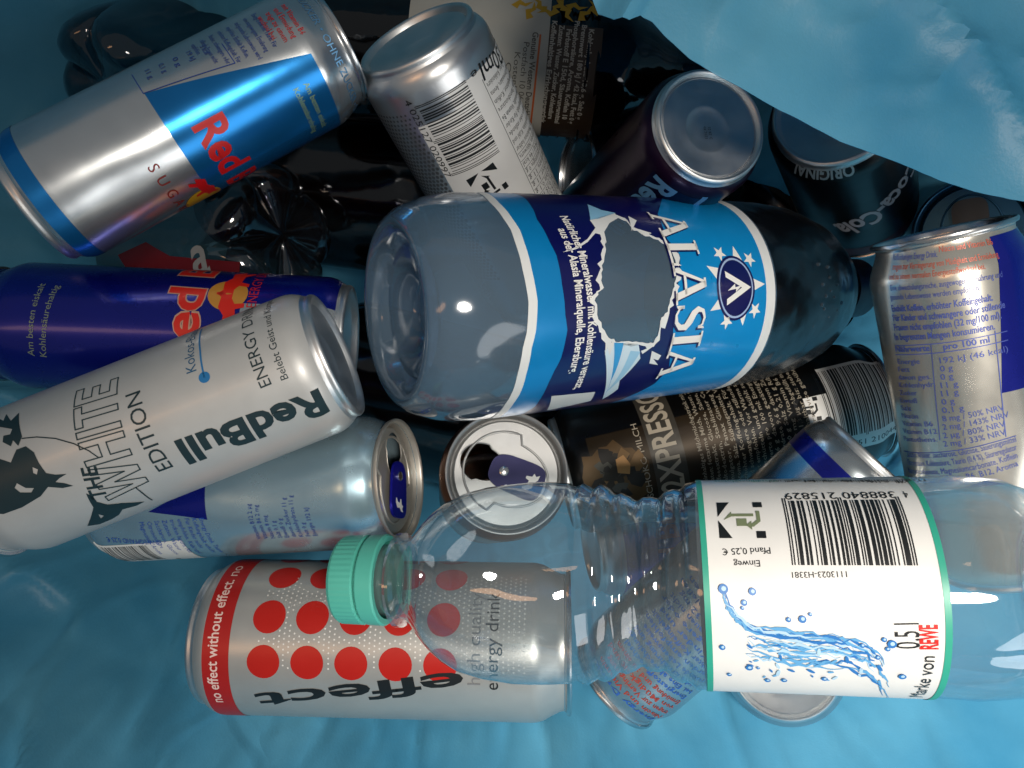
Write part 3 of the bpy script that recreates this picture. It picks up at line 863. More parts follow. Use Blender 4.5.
# ------------------------------------------------------------------ bottles
def bottle_body(c, prof, mat, seg=96, wob=None, name='body', angle=50):
    # densify so that dents and ribs read
    p = []
    for (t0, r0), (t1, r1) in zip(prof, prof[1:]):
        n = max(1, int((t1 - t0) / .5))
        for i in range(n): p.append((t0 + (t1 - t0) * i / n, r0 + (r1 - r0) * i / n))
    p.append(prof[-1])
    return c.lathe(name, p, mat, wob=wob, seg=seg, angle=angle)

# ---- big blue labelled bottle
c = Cyl('water_bottle', 'large hazy bottle with a blue and navy torn window label in the middle', 'bottle', (392, 312, 26.6), (760, 293, 35.2), 4.25, 26, 'plastic bottles in the bag')
HAZ = PET('#b4cee0', .28, '#a4c4de', .2, .95, 'blue plastic with reflected haze', 16, .09)  # blue plastic tint, with sky reflection mixed in as haze colour
R = 4.25
trr = c.P(775, 300)[0]
prof = [(1.7, .05), (1.7, .5), (1.5, .6), (1.45, 1.2), (1.25, 1.3), (1.1, 1.9), (.8, 2.2), (.75, 2.5), (.25, 2.75), (.03, 3.05), (0, 3.25), (.1, 3.45), (.34, 3.62), (.4, 3.7), (.7, 3.84), (1.2, 4.05), (1.9, 4.2), (2.6, R), (3.2, R), (trr + .1, R)]
prof += [(trr + u * 1.3, r) for u, r in ((.9, 4.22), (2.0, 4.15), (3.2, 3.95), (4.4, 3.5), (5.4, 2.8), (6.1, 2.0), (6.5, 1.45), (7.6, 1.3))]
def wob(t, r, a):
    if t < 1.2 and r < 3.3: r2 = r
    return r * (1 + .012 * math.sin(3 * a + t * .5) * (1 if trr + .5 < t < trr + 5 else 0)), t + (.12 * math.cos(5 * a) * (r / 3) if t < .5 and 1 < r < 3 else 0)
bottle_body(c, prof[:20], HAZ, wob=wob)
SHADEP = PET('#46586a', .22, '#18222e', .4, .6, 'shaded dimpled plastic', 34, .24)  # same clear bottle, its shade put into a darker tint
bottle_body(c, prof[19:], SHADEP, wob=wob, name='shoulder')
c.lathe('cap', [(trr + 9, 1.0), (trr + 9, 1.5), (trr + 10.4, 1.5), (trr + 10.6, 1.35), (trr + 10.6, 0)], P('#0a1226', 0, .4))
# bubbles moulded into the shoulder
V, Fc = [], []
o_ = c
def blob(V, Fc, p, r):
    b = len(V)
    for i in range(5):
        th = PI * i / 4
        for k in range(8):
            a = 2 * PI * k / 8
            V.append((p[0] + r * math.sin(th) * math.cos(a), p[1] + r * math.sin(th) * math.sin(a), p[2] + r * math.cos(th)))
    for i in range(4):
        for k in range(8):
            Fc.append((b + i * 8 + k, b + i * 8 + (k + 1) % 8, b + (i + 1) * 8 + (k + 1) % 8, b + (i + 1) * 8 + k))
for px, py in [(825, 268), (827, 278), (818, 285), (836, 285), (822, 296), (832, 297), (828, 291), (843, 303), (836, 310), (820, 308), (826, 316), (808, 324), (814, 266), (817, 304)]:
    t, s_ = c.P(px, py, 3.9)
    r = 4.0
    for (ta_, ra_), (tb_, rb_) in zip(prof[19:], prof[20:]):
        if ta_ <= t <= tb_: r = ra_ + (rb_ - ra_) * (t - ta_) / (tb_ - ta_)
    a = s_ / R
    blob(V, Fc, (t, r * math.sin(a), r * math.cos(a)), random.uniform(.07, .13))
mesh_obj('droplets', V, Fc, [PET('#c8d4dc', .1, '#b0bcc4', .0, .9, 'droplet plastic', 10, .08)], None, c.root)
# label with its torn window
CYAN = P('#0c86c8', .25, .3, .5); LNAVY = P('#0b0d52', .1, .32, .5); LWHITE = P('#dcdedd', 0, .4, .3); LBLUE = P('#0c8ccf', .15, .3, .5)
z7 = lambda x, y: (520 + x * 280 / 896, 180 + y * 240 / 768)
tl = c.P(526, 310)[0]; trr = c.P(775, 300)[0]
S1 = 5.8; S0 = -6.6
hole = [z7(*p) for p in [(305, 120), (340, 135), (362, 160), (400, 180), (440, 195), (470, 215), (490, 245), (500, 280), (498, 320), (488, 350), (478, 380), (470, 420), (450, 440), (445, 480), (425, 520), (400, 522), (370, 515), (335, 512), (305, 515), (285, 500), (262, 470), (246, 430), (240, 385), (250, 360), (266, 345), (258, 310), (262, 275), (275, 235), (272, 200), (262, 170), (280, 140)]]
hp = [c.P(*p) for p in hole]
def ragged(l, amp, seed, sub=3):
    rnd = random.Random(seed); o = []
    cx = sum(p[0] for p in l) / len(l); cy = sum(p[1] for p in l) / len(l)
    for i, p in enumerate(l):
        q = l[(i + 1) % len(l)]
        for k in range(sub):
            x = p[0] + (q[0] - p[0]) * k / sub; y = p[1] + (q[1] - p[1]) * k / sub
            f = 1 + rnd.uniform(-amp, amp) * .5
            o.append((cx + (x - cx) * f, cy + (y - cy) * f))
    return o
hole_in = ragged(hp, .05, 3)
# wavy white edge, cyan, navy, blue to the right
SN = 24
ss = [S0 + (S1 - S0) * i / SN for i in range(SN + 1)]
wv = lambda s, base, amp, ph: base + amp * (math.sin(s * .9 + ph) * .6 + math.sin(s * 2.1 + ph * 2) * .3 + math.sin(s * 5.3) * .12)
e0 = [(wv(s, tl, .12, 1), s) for s in ss]
e1 = [(wv(s, tl + .35, .12, 1), s) for s in ss]
e2 = [(wv(s, tl + 1.45, .2, 2.2), s) for s in ss]
e3 = [(trr - .5, s) for s in ss]
e4 = [(trr, s) for s in ss]
strip = lambda a, b: a + b[::-1]
c.poly('label', strip(e0, e1), LWHITE, 2, px=False)
c.poly('label', strip(e1, e2), CYAN, 2, px=False)
c.poly('label', strip(e2, e3), LBLUE, 2, [hole_in], px=False)
c.poly('label', strip(e3, e4), LWHITE, 2, px=False)
# navy field: left of the word, narrowing upward and downward
nav = [e2[i] for i in range(SN + 1)]
rt = [c.P(*z7(*p)) for p in [(455, 60), (440, 110), (455, 150), (470, 190), (510, 240), (512, 300), (500, 350), (500, 400), (490, 470), (480, 540), (475, 600), (430, 650), (350, 690)]]
rt = [(x, y) for x, y in rt]
navp = nav + [(rt[0][0] - .4, S1)] + rt + [(rt[-1][0] - .6, S0)]
c.poly('label', navp, LNAVY, 3, [hole_in], px=False)
# torn paper border
cx = sum(p[0] for p in hp) / len(hp); cy = sum(p[1] for p in hp) / len(hp)
rnd = random.Random(11)
outb = [(cx + (x - cx) * (1.05 + rnd.uniform(0, .10)), cy + (y - cy) * (1.04 + rnd.uniform(0, .07))) for x, y in hole_in]
c.poly('label', outb, LWHITE, 4, [hole_in], px=False)
c.poly('label', [z7(*p) for p in [(135, 232), (180, 215), (215, 190), (240, 155), (222, 130), (250, 122), (300, 108), (316, 122), (285, 140), (268, 168), (276, 205), (262, 178), (240, 172), (215, 200), (180, 222), (160, 228)]], LWHITE, 5)
c.poly('label', [z7(*p) for p in [(215, 80), (258, 98), (305, 108), (255, 125), (224, 130)]], P('#8cc3e4', .1, .35), 5)
c.poly('label', [z7(*p) for p in [(300, 518), (378, 524), (384, 570), (318, 640), (312, 668), (262, 700), (270, 545)]], P('#cfe0ea', .1, .35), 4)
c.poly('label', [z7(*p) for p in [(300, 520), (330, 520), (290, 640), (268, 690)]], P('#3d9ad4', .1, .35), 5)
c.poly('label', [z7(*p) for p in [(352, 545), (384, 548), (330, 625), (270, 680)]], P('#9cc8e2', .1, .35), 5)
for pts in ([(345, 118), (372, 132), (356, 165)], [(372, 158), (420, 172), (395, 180)], [(450, 440), (476, 425), (462, 475), (446, 470)], [(420, 545), (450, 560), (440, 575), (424, 570), (440, 590), (412, 585)], [(385, 545), (425, 530), (390, 555)], [(272, 515), (300, 520), (285, 560), (278, 535), (270, 560)]):
    c.poly('label', [z7(*p) for p in pts], LWHITE, 6)
c.poly('label', [z7(*p) for p in [(100, 690), (240, 676), (225, 705), (85, 735)]], P('#d5d6d4', 0, .45), 4)
c.text('lettering', 'Natürliches Mineralwasser mit Kohlensäure versetzt,', c.P(*z7(126, 118)), c.P(*z7(170, 668)), WHITE, h=.36, bold=.02, layer=5, px=False)
c.text('lettering', 'aus der Alasia Mineralquelle, Ebersburg.', c.P(*z7(120, 158)), c.P(*z7(155, 618)), WHITE, h=.36, bold=.02, layer=5, px=False)
# ALASIA: serif capitals drawn stroke by stroke
def serif(ch):
    if ch == 'A': return [[(.0, 0), (.12, 0), (.46, 1), (.38, 1)], [(.38, 1), (.55, 1), (.9, 0), (.70, 0)], [(.2, .30), (.74, .30), (.72, .38), (.23, .38)], [(-.08, 0), (.24, 0), (.24, .06), (-.08, .06)], [(.58, 0), (1.0, 0), (1.0, .06), (.58, .06)], [(.3, .95), (.56, .95), (.54, 1.02), (.3, 1.02)]]
    if ch == 'L': return [[(.1, 0), (.3, 0), (.3, 1), (.1, 1)], [(0, .94), (.42, .94), (.42, 1), (0, 1)], [(0, 0), (.72, 0), (.72, .07), (0, .07)], [(.66, 0), (.74, 0), (.74, .3), (.68, .22)]]
    if ch == 'I': return [[(.12, 0), (.33, 0), (.33, 1), (.12, 1)], [(0, .94), (.45, .94), (.45, 1), (0, 1)], [(0, 0), (.45, 0), (.45, .06), (0, .06)]]
    if ch == 'S':
        ctr = [(.62, .80), (.55, .92), (.36, .97), (.18, .90), (.13, .74), (.24, .60), (.44, .49), (.60, .36), (.60, .18), (.46, .05), (.26, .03), (.10, .12), (.05, .26)]
        w = [.05, .06, .07, .11, .16, .19, .21, .19, .16, .11, .07, .06, .05]
        L_, R_ = [], []
        for i, p in enumerate(ctr):
            a = Vector(ctr[max(0, i - 1)]); b = Vector(ctr[min(len(ctr) - 1, i + 1)])
            d = (b - a).normalized(); nn = Vector((-d.y, d.x)) * w[i] * .5
            L_.append((p[0] + nn.x, p[1] + nn.y)); R_.append((p[0] - nn.x, p[1] - nn.y))
        return [L_ + R_[::-1], [(.58, .78), (.66, .78), (.66, 1.0), (.6, .95)], [(.02, .02), (.10, .06), (.10, .28), (.02, .28)]]
wd = {'A': 1.0, 'L': .78, 'S': .74, 'I': .52}
tb_ = c.P(*z7(497, 395))[0]
o, d, l = c.frame((tb_, c.P(*z7(440, 112))[1]), (tb_, c.P(*z7(450, 632))[1]), False)
tot = sum(wd[x] for x in 'ALASIA')
k = l / tot
hh = abs(c.P(*z7(594, 390))[0] - c.P(*z7(497, 390))[0])
x = 0
for ch in 'ALASIA':
    for poly in serif(ch):
        for dx, dy, m, lay in ((.05, -.05, LNAVY, 6), (0, 0, WHITE, 8)):
            pts = [(o[0] + d[0] * ((u + dx) * k + x) - d[1] * (v + dy) * hh, o[1] + d[1] * ((u + dx) * k + x) + d[0] * (v + dy) * hh) for u, v in poly]
            c.poly('lettering', pts, m, lay + (.3 if poly is serif(ch)[0] else 0), px=False)
    x += wd[ch] * k
# round A emblem with stars
oc = c.P(*z7(690, 345)); dd = d
c.disc('emblem', oc, 1.0, LNAVY, 4, px=False, ry=1.28, n=40)
ring = [(math.cos(2 * PI * i / 40) * .9, math.sin(2 * PI * i / 40) * 1.18) for i in range(40)]
ring2 = [(p[0] * .93, p[1] * .93) for p in ring]
c.shape('emblem', oc, (1, 0), 1, ring, P('#9fb4d8', .1, .4), 5, [ring2])
tri_ = [(-.72, -.62), (-.72, .62), (.72, 0)]
c.shape('emblem', oc, (1, 0), 1, [(-.5, -.66), (.78, 0), (-.5, .66), (-.5, .42), (.3, 0), (-.5, -.42)], WHITE, 6)
c.shape('emblem', oc, (1, 0), 1, [(-.45, -.1), (-.05, .16), (-.05, .02), (.3, .08), (-.02, -.16), (-.02, -.04)], WHITE, 6)
star = []
for i in range(10):
    r_ = .34 if i % 2 == 0 else .14
    star.append((r_ * math.cos(PI * i / 5), r_ * math.sin(PI * i / 5)))
for p in [(637, 236), (732, 254), (750, 416), (660, 452)]:
    c.shape('emblem', c.P(*z7(*p)), d, 1, star, WHITE, 4)
for p, a in [((690, 242), 1.57), ((622, 292), 2.6), ((632, 402), 3.6), ((712, 434), 4.9), ((758, 334), 0)]:
    q = c.P(*z7(*p))
    c.shape('emblem', q, (math.cos(a), math.sin(a)), 1, [(-.3, -.28), (.42, 0), (-.3, .28)], WHITE, 3)
c.finish()

# ---- clear mineral water bottle with white label
c = Cyl('water_bottle', 'clear crumpled bottle with a teal cap and white splash label at the lower right', 'bottle', (343, 579, 25.0), (830, 583, 21.7), 3.03, 21.2, 'plastic bottles in the bag')
R = 3.03
CLR = PET('#f6f9fa', .05, '#dbe4e8', .10, 1.0, 'clear thin plastic', 22, .035, .085)
T = lambda px, py=580: c.P(px, py)[0]
ts, tw0, tl0, tl1 = T(566), T(585), T(703), T(948)
prof = [(1.9, 1.25), (1.98, 1.25), (2.02, 1.52), (2.2, 1.52), (2.26, 1.27), (2.5, 1.36), (2.75, 1.6), (3.05, 1.95), (3.4, 2.28), (3.85, 2.58), (4.4, 2.83), (5.1, 2.99), (6.0, 3.06), (7.2, 3.08), (ts - .25, 3.06), (ts - .1, 2.98), (ts + .05, 2.98), (ts + .2, 3.05)]
prof += [(tw0, 2.86)]
nr = 4
NS = nr * 9
for i in range(NS):
    x = (i + .5) / NS
    u = tw0 + .15 + (tl0 - .5 - tw0) * x
    prof.append((u, 2.95 - .45 * math.sin(PI * x) ** 1.3 + .055 * math.sin(2 * PI * nr * x) + .02 * math.sin(2 * PI * 2 * nr * x + 1)))
prof += [(tl0 - .3, R), (tl0, R), (tl1, R), (tl1 + .4, R), (tl1 + 1.1, R + .02), (20.0, 2.9), (20.7, 2.6), (21.05, 2.1), (21.1, 1.7), (20.8, 1.0), (20.5, .1)]
def wob(t, r, a):
    if tw0 < t < tl0: r = r * (1 + .022 * math.sin(3 * a + t * 1.1) + .010 * math.sin(5 * a - t * 1.7))
    elif ts > t > 3.4: r = r * (1 + .010 * math.sin(4 * a + t * 1.3) + .006 * math.sin(7 * a - t * 2.1))
    elif t > tl1 + .3: r = r * (1 + .05 * (abs(math.cos(2.5 * a)) ** .6 - .6) * min(1, (t - tl1) / 2))
    return r, t
bottle_body(c, prof, CLR, wob=wob, seg=120)
# neck thread and cap
CAPM = P('#55b5a4', 0, .42)
V, Fc = [], []
n = 96
pc = [(0.06, 0), (0.05, 1.0), (0, 1.2), (.06, 1.31), (.16, 1.36), (.90, 1.38), (.95, 1.33), (.96, 1.2)]
ring_t = [(1.03, 1.2), (1.03, 1.36), (1.08, 1.39), (1.58, 1.41), (1.64, 1.36), (1.64, 1.2)]
pc = [(t, r * 1.05) for t, r in pc]; ring_t = [(t, r * 1.05) for t, r in ring_t]
for prof_ in (pc, ring_t):
    b0 = len(V)
    for (t, r) in prof_:
        for k in range(n * 2):
            a = 2 * PI * k / (n * 2)
            rr = r + (.013 if (k % 4) < 2 and True and .12 < t < .93 and r > 1.3 else 0)
            V.append((t, rr * math.sin(a), rr * math.cos(a)))
    for i in range(len(prof_) - 1):
        for k in range(n * 2):
            Fc.append((b0 + i * 2 * n + k, b0 + i * 2 * n + (k + 1) % (2 * n), b0 + (i + 1) * 2 * n + (k + 1) % (2 * n), b0 + (i + 1) * 2 * n + k))
mesh_obj('cap', V, Fc, [CAPM], None, c.root, angle=25)
c.lathe('neck', [(.3, 1.12), (1.9, 1.16), (1.95, 1.25)], PET('#c8d8d6', .4, '#8fa8a6', .2, .8, 'neck plastic', 40, .06))
# label
LAB = P('#d9d9d7', 0, .48, .15, key='bottle label paper'); GRN = P('#2f9a84', 0, .42)
def lab(t0, t1, r, m, name, parent=None):
    return c.lathe(name, [(t0, r), (t1, r)], m, parent=parent)
label = lab(tl0, tl1, R + .03, [LAB], 'label')
c.prof = [(-99, R + .035), (99, R + .035)]
c.band('border_stripe', tl0, tl0 + .16, GRN, 1); c.band('rear_border_stripe', tl1 - .16, tl1, GRN, 1)
z1 = lambda x, y: (580 + x * 444 / 1024, 440 + y * 328 / 756)
a, b = c.P(*z1(755, 135)), c.P(*z1(482, 135))
bot = c.P(*z1(755, 290))
p0 = c.P(*z1(737, 140)); p1 = c.P(*z1(465, 140))
c.barcode('barcode', '4388840215829', (p0[0], p0[1]), (p1[0], p0[1]), abs(p0[1] - bot[1]), INK, 2, px=False)
c.text('barcode', '388840 215829', (p0[0] - .05, p0[1] + .36), (p1[0] + .1, p0[1] + .36), INK, h=.32, px=False, layer=2)
c.text('barcode', '4', (c.P(*z1(748, 122))[0] + .05, p0[1] + .36), (c.P(*z1(738, 122))[0] + .05, p0[1] + .36), INK, h=.32, px=False, layer=2)
c.text('barcode', '1113023-H3381', c.P(*z1(614, 303)), c.P(*z1(488, 305)), INK, layer=2, px=False)
c.text('lettering', 'Einweg', c.P(*z1(414, 278)), c.P(*z1(354, 280)), INK, layer=2, px=False)
c.text('lettering', 'Pfand 0,25 €', c.P(*z1(438, 249)), c.P(*z1(328, 252)), INK, layer=2, px=False)
c.deposit('lettering', z1(322, 228), z1(430, 228), INK, P('#6f7a5c', 0, .45), 2)
c.text('lettering', '0,5 l', c.P(*z1(783, 478)), c.P(*z1(780, 420)), INK, h=.6, layer=2, px=False)
c.text('lettering', 'REWE', c.P(*z1(824, 480)), c.P(*z1(822, 424)), P('#cc2018', 0, .4), h=.42, bold=.03, layer=2, px=False)
a = c.P(*z1(818, 490))
c.text('lettering', 'Marke von', (a[0], a[1] - 2.0), (a[0], a[1] - .08), INK, h=.36, layer=2, px=False)
for i in range(11):
    q = c.P(*z1(310 + i * 42, 98))
    c.text('lettering', ['Qualität', 'Mineral', 'Wasser', 'still und', 'klar', 'Calcium', 'Natrium', 'Kalium', 'Sulfat', 'Chlorid', 'mg/l'][i], (q[0] + .75, q[1] + .1), (q[0], q[1] + .1), INK if i > 2 else GRN, h=.3, layer=2, res=1, px=False)
# splash of water: torn ribbons and drops
SPB = [P('#2a6fb4', 0, .4), P('#5c9ccc', 0, .4), P('#a9c8de', 0, .4)]
rnd = random.Random(5)
def ribbon(pts, ws, m, layer):
    Lp, Rp = [], []
    for i, p in enumerate(pts):
        a = Vector(pts[max(0, i - 1)]); b = Vector(pts[min(len(pts) - 1, i + 1)])
        d_ = (b - a).normalized(); nn = Vector((-d_.y, d_.x)) * ws[i]
        Lp.append((p[0] + nn.x, p[1] + nn.y)); Rp.append((p[0] - nn.x, p[1] - nn.y))
    c.poly('splash_print', [z1(*q) for q in Lp + Rp[::-1]], m, layer)
path = [(330, 345), (340, 380), (362, 405), (385, 425), (425, 438), (470, 445), (520, 452), (570, 455), (620, 462), (660, 480), (690, 500), (705, 530), (712, 556)]
lay = 1
for rep in range(64):
    i0 = rnd.randrange(0, len(path) - 4); nseg = rnd.randrange(3, 6)
    amp = 6 if i0 < 3 else 40
    off = rnd.uniform(-.3, 1.6) * amp
    pts = []
    for j in range(nseg * 3):
        u = i0 + j / 3
        if u >= len(path) - 1: break
        k_ = int(u); fr = u - k_
        x = path[k_][0] + (path[k_ + 1][0] - path[k_][0]) * fr
        y = path[k_][1] + (path[k_ + 1][1] - path[k_][1]) * fr
        pts.append((x + rnd.uniform(-5, 5), y + off + rnd.uniform(-6, 6) * (1 if i0 > 2 else .5)))
    if len(pts) < 4: continue
    ws = [max(.5, 3.2 * math.sin(PI * (i + .3) / len(pts)) * rnd.uniform(.4, 1.3)) for i in range(len(pts))]
    try: ribbon(pts, ws, SPB[rnd.choice((0, 0, 1, 1, 2))], 1 + rep * .06)
    except Exception: pass
for rep in range(34):
    x, y, r = rnd.uniform(380, 700), rnd.uniform(470, 548), rnd.uniform(2, 7)
    c.disc('splash_print', z1(x, y), r * .02, SPB[rep % 3], 5.2 + rep * .05, n=10, ry=r * .006 + .01, d=(math.cos(rep), math.sin(rep)))
for x, y, r in [(330, 343, 8), (397, 349, 6), (378, 374, 5), (374, 386, 3), (328, 474, 5), (344, 535, 4), (390, 520, 6), (410, 520, 3), (480, 412, 4), (512, 411, 6), (530, 400, 3), (700, 457, 4), (718, 467, 7), (708, 478, 4), (685, 497, 4), (742, 540, 6), (650, 470, 4), (470, 548, 5), (432, 548, 5), (563, 545, 5)]:
    c.disc('splash_print', z1(x, y), r * .016, SPB[0], 7.2, n=12); c.disc('splash_print', z1(x + 1, y - 1), r * .008, SPB[2], 7.6, n=8)
c.finish(parents={'border_stripe': label, 'rear_border_stripe': label, 'barcode': label, 'lettering': label, 'splash_print': label})

# ---- petal based bottles
def petal_bottle(name, label, A, B, R, L, mat, cat='bottle', neck=True):
    c = Cyl(name, label, cat, A, B, R, L, 'plastic bottles in the bag')
    prof = [(.55, .05), (.5, .35), (.45, .6), (.3, .35 * R), (.1, .55 * R), (0, .68 * R), (.12, .8 * R), (.5, .91 * R), (1.1, .97 * R), (2.0, R), (3.0, R), (L * .62, R), (L * .72, R * .95), (L * .82, R * .72), (L * .9, R * .45), (L * .94, 1.3), (L, 1.25)]
    def wob(t, r, a):
        u = max(0, 1 - t / 2.6)
        if r > .5 and t < L * .4:
            g = abs(math.sin(2.5 * a)) ** .45
            t = t + (1 - g) * .95 * u * min(1, r / (R * .55))
            r = r * (1 - .10 * u * (1 - g))
        return r, t
    bottle_body(c, prof, mat, wob=wob, seg=160, angle=60)
    return c
CD = PET('#ccc2bc', .07, '#5a4444', .2, 1.0, 'smoky clear plastic', 30, .07, .10)
c = petal_bottle('soda_bottle', 'clear bottle with five lobed base and dark red label beside the blue silver can', (290, 233, 38.5), (120, 263, 46), 3.95, 17, CD)
REDL = P('#7c1216', .05, .4)
c.poly('label', [(118, 255), (146, 242), (170, 256), (240, 262), (240, 282), (165, 279), (128, 270)], REDL, 1)
c.text('lettering', 'a', (196, 274), (213, 272), P('#a8a4a0', 0, .4), shear=.3, bold=.02, layer=2)
c.finish()
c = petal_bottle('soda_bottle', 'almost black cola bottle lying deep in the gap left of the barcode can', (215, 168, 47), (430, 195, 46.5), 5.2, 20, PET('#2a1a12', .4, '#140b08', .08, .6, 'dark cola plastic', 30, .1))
petal_bottle('soda_bottle', 'dark bottle added to blacken the gap between the white can and the standing open can', (325, 372, 48), (640, 452, 49), 5.2, 22, PET('#2a1a12', .4, '#140b08', .08, .6, 'dark cola plastic', 30, .1))  # deep bottle added so that the gap stays dark
petal_bottle('soda_bottle', 'dark bottle added to blacken the gap below the cola can and the bottle shoulder', (690, 125, 50), (950, 372, 47), 5.2, 24, _m['dark cola plastic'])  # added dark filler, hides the lit bag floor in this gap
c2 = petal_bottle('soda_bottle', 'smoky dark bottle with a lumpy base poking out above the blue silver can', (95, 88, 33.5), (240, 40, 40), 3.1, 17, PET('#7a9aa4', .16, '#24444e', .3, .9, 'smoky dark plastic', 30, .06))
c2.finish()

# ---- cola bottle with printed label, top centre
c = Cyl('soda_bottle', 'brown cola bottle with a white and clear printed label lying behind the barcode can', 'bottle', (310, 44, 38), (700, 76, 38), 3.6, 23, 'plastic bottles in the bag')
BRN = PET('#5a3a26', .3, '#140c08', .15, .9, 'brown clear plastic', 40, .06)
R_ = c.R
prof = [(.4, .1), (.1, 2.2), (.1, 2.7), (.5, 3.3), (1.2, R_), (12.4, R_)]
for i in range(4):
    u = 12.6 + i * .5
    prof += [(u, R_), (u + .15, R_ - .16), (u + .3, R_ - .16), (u + .42, R_)]
prof += [(14.9, R_ - .05), (16.0, 3.2), (17.5, 2.3), (18.8, 1.5), (19.4, 1.3), (20.6, 1.28)]
def wob(t, r, a): return r * (1 + (.02 * math.sin(5 * a + t) if t > 14 else 0)), t
bottle_body(c, prof, BRN, wob=wob, seg=120)
c.lathe('cap', [(20.0, 1.2), (20.0, 1.5), (21.6, 1.5), (21.7, 1.3), (21.7, 0)], P('#7c1512', 0, .4))
c.prof = [(-99, R_), (99, R_)]
tv = c.P(547, 60)[0]
c.band('label', 5.6, tv, P('#a9a79f', 0, .5), 1)
c.band('label', tv, tv + 2.5, P('#30241a', .0, .45), 1, c.P(560, 25)[1], -4.5)
ORG = P('#b4541e', 0, .45); GY = P('#4a4844', 0, .45); LG = P('#a8a49a', 0, .45)
x = c.P(540, 40)[0]
c.line('lettering', [(x, c.P(540, 35)[1]), (x - .12, -3.2)], .09, ORG, 2, px=False)
for i, b in enumerate(['Genuine Western Deutschland', 'Postfach 10 06 04, Essen', 'Kostenlose Info 0800', 'Originalabfüllung']):
    a = c.P(533 - i * 9, 32 + i * 10)
    c.text('lettering', b, a, (a[0] - .15, a[1] - 4.4), GY, h=.28, bold=.02 if i == 0 else 0, px=False)
for i in range(6):
    a = c.P(551 + i * 7.5, 40)
    c.text('lettering', ['Koffeinhaltiges Erfrischungsgetränk', 'Zutaten: Wasser, Zucker, Kohlensäure', 'Farbstoff E 150d, Säuerungsmittel', 'Phosphorsäure, Aroma, Koffein 10', 'Brennwert 180 kJ / 42 kcal, Fett 0 g', 'Kohlenhydrate 10,6 g, Salz 0 g'][i], (a[0], a[1] + .9 - .2 * (i % 3)), (a[0] - .15, a[1] - 4.1 + .3 * (i % 2)), LG, h=.24, bold=.03, px=False, res=2)
YEL = P('#b08a1c', 0, .45)
for i in range(9):
    a = c.P(522 + i * 9, 4 + (i * 7) % 13)
    c.shape('lettering', a, (math.cos(i), math.sin(i)), 1, [(-.5, -.1), (-.1, .25), (.15, .05), (.55, .2), (.2, -.15), (-.1, -.05), (-.2, -.3)], YEL, 2 + i * .1)
c.finish()

# ------------------------------------------------------------------ the bag
def fbm(x, y, z=0, o=4):
    return noise.fractal(Vector((x, y, z)), 1.0, 2.0, o)
def ridge(x, y, z=0):
    return 1 - abs(noise.noise(Vector((x, y, z)))) * 2
def bag_z(x, y):
    rx = (25.5 if y < 0 else 28.0) if x < 0 else 27.0; ry = 20.5 if y > 0 else 17.2
    rho = (abs(x / rx) ** 2.5 + abs(y / ry) ** 2.5) ** (1 / 2.5)
    if rho < 1:
        u = max(0, (rho - .48) / .52)
        z = 20.5 * (u * u * (3 - 2 * u) * .35 + u * .65)
    else:
        z = 20.5 + (rho - 1) * 44
    fold = min(1, max(0, (rho - .5) * 3))
    an = math.atan2(y, x)
    z += fold * (1.3 * fbm(x * .06 + 3, y * .06, 1) + 1.0 * max(0, ridge(x * .10 + y * .07, y * .12 - x * .03, 5)) ** 4 + .42 * max(0, ridge(x * .21 - y * .12, y * .17 + x * .05, 11)) ** 5 + .2 * max(0, ridge(x * .42 + y * .2, y * .36 - x * .1, 15)) ** 6 + .35 * fbm(x * .25, y * .25, 7, 3) + .28 * max(0, ridge(x * .22 + 9, y * .3, 3) - .55))
    return z
NX, NY = 340, 270
X0, X1, Y0, Y1 = -40, 40, -32, 32
V, Fc = [], []
for j in range(NY + 1):
    for i in range(NX + 1):
        x = X0 + (X1 - X0) * i / NX; y = Y0 + (Y1 - Y0) * j / NY
        V.append((x, y, min(44, bag_z(x, y))))
for j in range(NY):
    for i in range(NX):
        a = j * (NX + 1) + i
        Fc.append((a, a + 1, a + NX + 2, a + NX + 1))
e = bpy.data.objects.new('plastic_bag', None); COL.objects.link(e); e.empty_display_size = .05
tag(e, 'crumpled light blue plastic bag holding the empty cans and bottles', 'bag')
mesh_obj('lining', V, Fc, [BAG], None, e, angle=80)
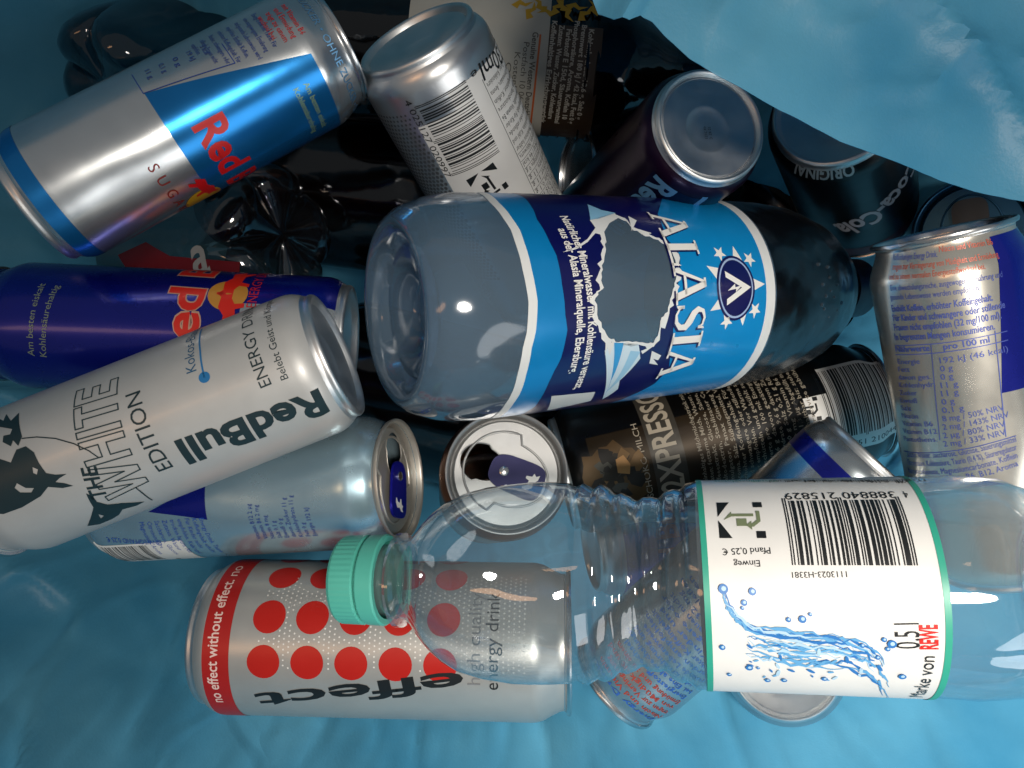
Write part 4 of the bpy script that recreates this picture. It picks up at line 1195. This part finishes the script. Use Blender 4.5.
# flap: the rim folded inward over the upper right
edge = [(560, -40), (578, -18), (592, -2), (598, 14), (612, 24), (628, 25), (640, 17), (652, 22), (668, 38), (690, 58), (712, 73), (740, 88), (772, 106), (806, 122), (840, 141), (870, 153), (905, 166), (940, 180), (975, 191), (1010, 199), (1045, 206), (1090, 214)]
NV = 60
V, Fc = [], []
sub = []
for (p, q) in zip(edge, edge[1:]):
    for k in range(4): sub.append((p[0] + (q[0] - p[0]) * k / 4, p[1] + (q[1] - p[1]) * k / 4))
sub.append(edge[-1])
for i, (px, py) in enumerate(sub):
    for j in range(NV + 1):
        v = j / NV
        D = 23.0 + 1.2 * math.sin(px * .008) 
        p = at(px + random.uniform(-.25, .25) * (j == 0), py + random.uniform(-.3, .3) * (j == 0), D)
        p = p + Vector((9.5, 16.5, 0)) * v
        w = min(1, v * 7); w = w * w * (3 - 2 * w)
        p.z += w * (.4 * fbm(p.x * .11, p.y * .11, 2, 3) + .5 * max(0, ridge(p.x * .10 + p.y * .16, p.y * .12 - p.x * .06, 6)) ** 4 + .25 * max(0, ridge(p.x * .3 + p.y * .1, p.y * .35 - p.x * .1, 9)) ** 5 + .14 * fbm(p.x * .6, p.y * .6, 3, 3)) + v * 1.0 + .05 * math.sin(i * .33) * (1 - v) ** 2
        if 596 < px < 642: p.z += .5 * max(0, 1 - abs(px - 619) / 23) * max(0, 1 - v * 3)
        V.append(tuple(p))
n1 = NV + 1
for i in range(len(sub) - 1):
    for j in range(NV):
        Fc.append((i * n1 + j, (i + 1) * n1 + j, (i + 1) * n1 + j + 1, i * n1 + j + 1))
fl = mesh_obj('flap', V, Fc, [BAG], None, e, angle=80)
sm = fl.modifiers.new('thick', 'SOLIDIFY'); sm.thickness = .0003
es = fl.modifiers.new('split', 'EDGE_SPLIT'); es.split_angle = math.radians(45)

g = mesh_obj('floor', [(-300, -300, -2.5), (300, -300, -2.5), (300, 300, -2.5), (-300, 300, -2.5)], [(0, 1, 2, 3)], [P('#6a655e', 0, .6)], None, None)
g['kind'] = 'structure'; g['label'] = 'plain grey floor under the bag'
